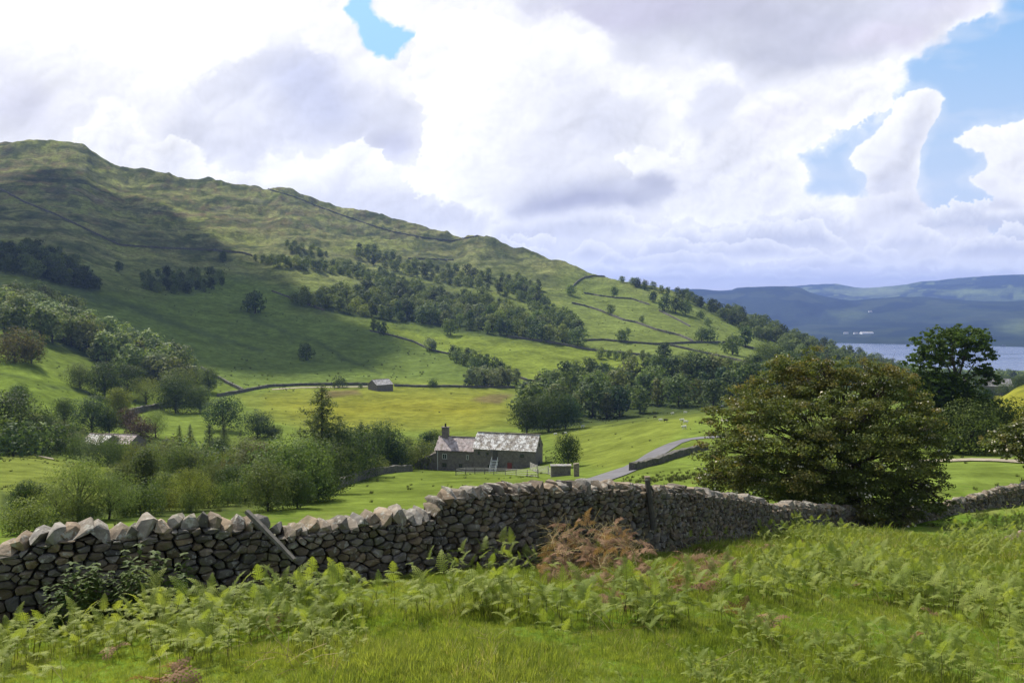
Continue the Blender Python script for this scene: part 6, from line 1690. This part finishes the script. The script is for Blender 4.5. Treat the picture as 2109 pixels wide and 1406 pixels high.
def build_near():
    global rng
    rng = np.random.default_rng(77)
    # bracken
    protos = [frond_proto(900 + i, h, L, M_FERN, npn, 5, cu) for i, (h, L, npn, cu) in enumerate([(.40, .40, 13, 0), (.62, .42, 13, -.2), (.34, .36, 12, .2), (.75, .38, 12, -.3), (.50, .48, 14, -.1), (.66, .28, 10, .3), (.28, .44, 13, -.3)])]
    x, y, z = field_points(85000, 50, 1, .85)
    px, py, d = project(x, y, z)
    dens = np.full(len(x), 0.014)
    for poly, k in FERN_DENSE: dens = np.maximum(dens, softpoly(px, py, poly, 14) * k)
    for poly in ([(1110,1222),(1140,1172),(1290,1160),(1330,1200),(1280,1232)], [(1255,1250),(1270,1195),(1330,1185),(1480,1200),(1470,1225),(1330,1225),(1300,1260)], [(1400,1140),(1520,1110),(1600,1140),(1500,1180),(1400,1190)]): dens *= 1 - .8 * softpoly(px, py, poly, 14)
    dens *= np.clip(.75 + 1.6 * fbm(x, y, .9, 2, 501), .1, 1.3)
    keep = rng.random(len(x)) < dens * 0.62
    x, y, z = x[keep], y[keep], z[keep]; n = len(x)
    hp = 1.0 + .9 * fbm(x, y, 2.2, 2, 502)
    sc = .47 * np.clip(hp * rng.uniform(.7, 1.25, n), .45, 1.5) * np.where(project(x, y, z)[1] > 1300, .80, 1.0)
    rots = np.stack([rng.normal(0, .14, n), rng.normal(0, .14, n), rng.uniform(0, 6.28, n)], -1)
    scatter("bracken", "fresh green bracken fronds crowding the slope in front of the wall", np.stack([x, y, z], -1), rots, sc, rng.integers(0, len(protos), n), protos)
    print("bracken", n)
    # last year's bracken
    dp = [frond_proto(950 + i, .12, .45, M_DEAD, 11, 4, .5) for i in range(3)] + [straw_proto(960 + i) for i in range(3)]
    x, y, z = field_points(26000, 50, 2, .85); px, py, d = project(x, y, z); dens = np.full(len(x), .010)
    for poly, k in [([(1110,1222),(1140,1172),(1290,1160),(1330,1200),(1280,1232)], 1.6), ([(1255,1240),(1270,1195),(1330,1185),(1480,1200),(1470,1220),(1330,1220),(1300,1250)], 1.0), ([(1400,1140),(1520,1110),(1600,1140),(1500,1180),(1400,1190)], .5), ([(1480,1260),(1600,1250),(1600,1330),(1500,1320)], .22), ([(310,1395),(370,1380),(400,1405),(330,1420)], .8)]:
        dens = np.maximum(dens, softpoly(px, py, poly, 16) * k)
    keep = rng.random(len(x)) < dens * .75; x, y, z = x[keep], y[keep], z[keep]; n = len(x)
    mound = softpoly(*project(x, y, z)[:2], [(1110,1222),(1140,1172),(1290,1160),(1330,1200),(1280,1232)], 22)
    scatter("dead_bracken", "rusty brown dead bracken and straw in patches", np.stack([x, y, z + .02 + mound * rng.uniform(0, .85, n)], -1), np.stack([rng.normal(0, .5, n), rng.normal(0, .5, n), rng.uniform(0, 6.28, n)], -1), rng.uniform(.45, .8, n), rng.integers(0, 6, n), dp)
    # nettles under the left wall
    npr = [nettle_proto(970 + i) for i in range(4)]
    x, y, z = field_points(30000, 14, 3, 1.0); px, py, d = project(x, y, z)
    dens = softpoly(px, py, [(70,1290),(120,1262),(220,1245),(330,1235),(400,1215),(440,1225),(380,1250),(260,1275),(120,1300)], 16) + softpoly(px, py, [(140,1275),(140,1240),(340,1215),(340,1250)], 10)
    keep = rng.random(len(x)) < dens * .5; x, y, z = x[keep], y[keep], z[keep]; n = len(x)
    scatter("nettles", "bank of dark stinging nettles growing against the left stone wall", np.stack([x, y, z], -1), np.stack([rng.normal(0, .08, n), rng.normal(0, .08, n), rng.uniform(0, 6.28, n)], -1), rng.uniform(.75, 1.15, n), rng.integers(0, 4, n), npr)
    # rushes dotted over the pastures
    M_RUSH = mat_frond("rush_green", (0.050, 0.065, 0.022), (0.105, 0.110, 0.040), .2, .8, .1)
    rp = [tuft_proto(995 + i, 34, .42, .26, M_RUSH, .022) for i in range(3)]
    rg = np.random.default_rng(91); n = 60000; th = rg.uniform(-radians(34), radians(34), n); r = 48 * (900 / 48) ** rg.random(n); x, y = r * np.sin(th), r * np.cos(th); z = T(x, y)
    px, py, d = project(x, y, z); dn = np.clip(fbm(x, y, 26, 3, 541) * 3.2 - .42, 0, 1) * .30 + .012
    dn = dn * (1 - .85 * softpoly(px, py, [(480,815),(620,797),(1090,796),(1115,820),(1060,880),(880,885),(560,870)], 10)) * (1 - .9 * softpoly(px, py, [(560,1070),(700,1005),(850,970),(1120,985),(1120,1010),(890,1100),(560,1100)], 10))
    dn = dn * (1 - softpoly(px, py, [(1140,1010),(1210,975),(1300,940),(1400,895),(1500,885),(1500,912),(1400,925),(1320,975),(1240,1015)], 6))
    keep = rg.random(n) < dn; x, y, z, r = x[keep], y[keep], z[keep], r[keep]; n = len(x)
    scatter("rushes", "dark clumps of rushes and rough grass dotted over the pastures", np.stack([x, y, z], -1), np.stack([rg.normal(0, .1, n), rg.normal(0, .1, n), rg.uniform(0, 6.28, n)], -1), rg.uniform(.5, 1.3, n) * np.clip(r / 260, .7, 1.9), rg.integers(0, 3, n), rp)
    # turf
    gp = [tuft_proto(980 + i, 30, h, .10, M_GRASS, .0035) for i, h in enumerate((.07, .10, .13, .09))] + [tuft_proto(990, 22, .16, .06, M_GRASS, .004), tuft_proto(991, 14, .15, .08, M_STRAW, .0025)]
    x, y, z = field_points(90000, 32, 4, 1.15); n = len(x); px, py, d = project(x, y, z)
    lo = np.clip(fbm(x, y, 1.3, 2, 521) * 2 + .5, 0, 1)
    idx = rng.integers(0, 4, n); idx = np.where(rng.random(n) < .10 * lo, 4, idx); idx = np.where(rng.random(n) < .05, 5, idx)
    sc = rng.uniform(.5, 1.1, n) * (0.6 + .6 * lo) * np.clip(y / 13, .7, 1.7)
    scatter("grass", "short green turf with paler tufts in the foreground", np.stack([x, y, z], -1), np.stack([rng.normal(0, .15, n), rng.normal(0, .15, n), rng.uniform(0, 6.28, n)], -1), sc, idx, gp)
build_near()
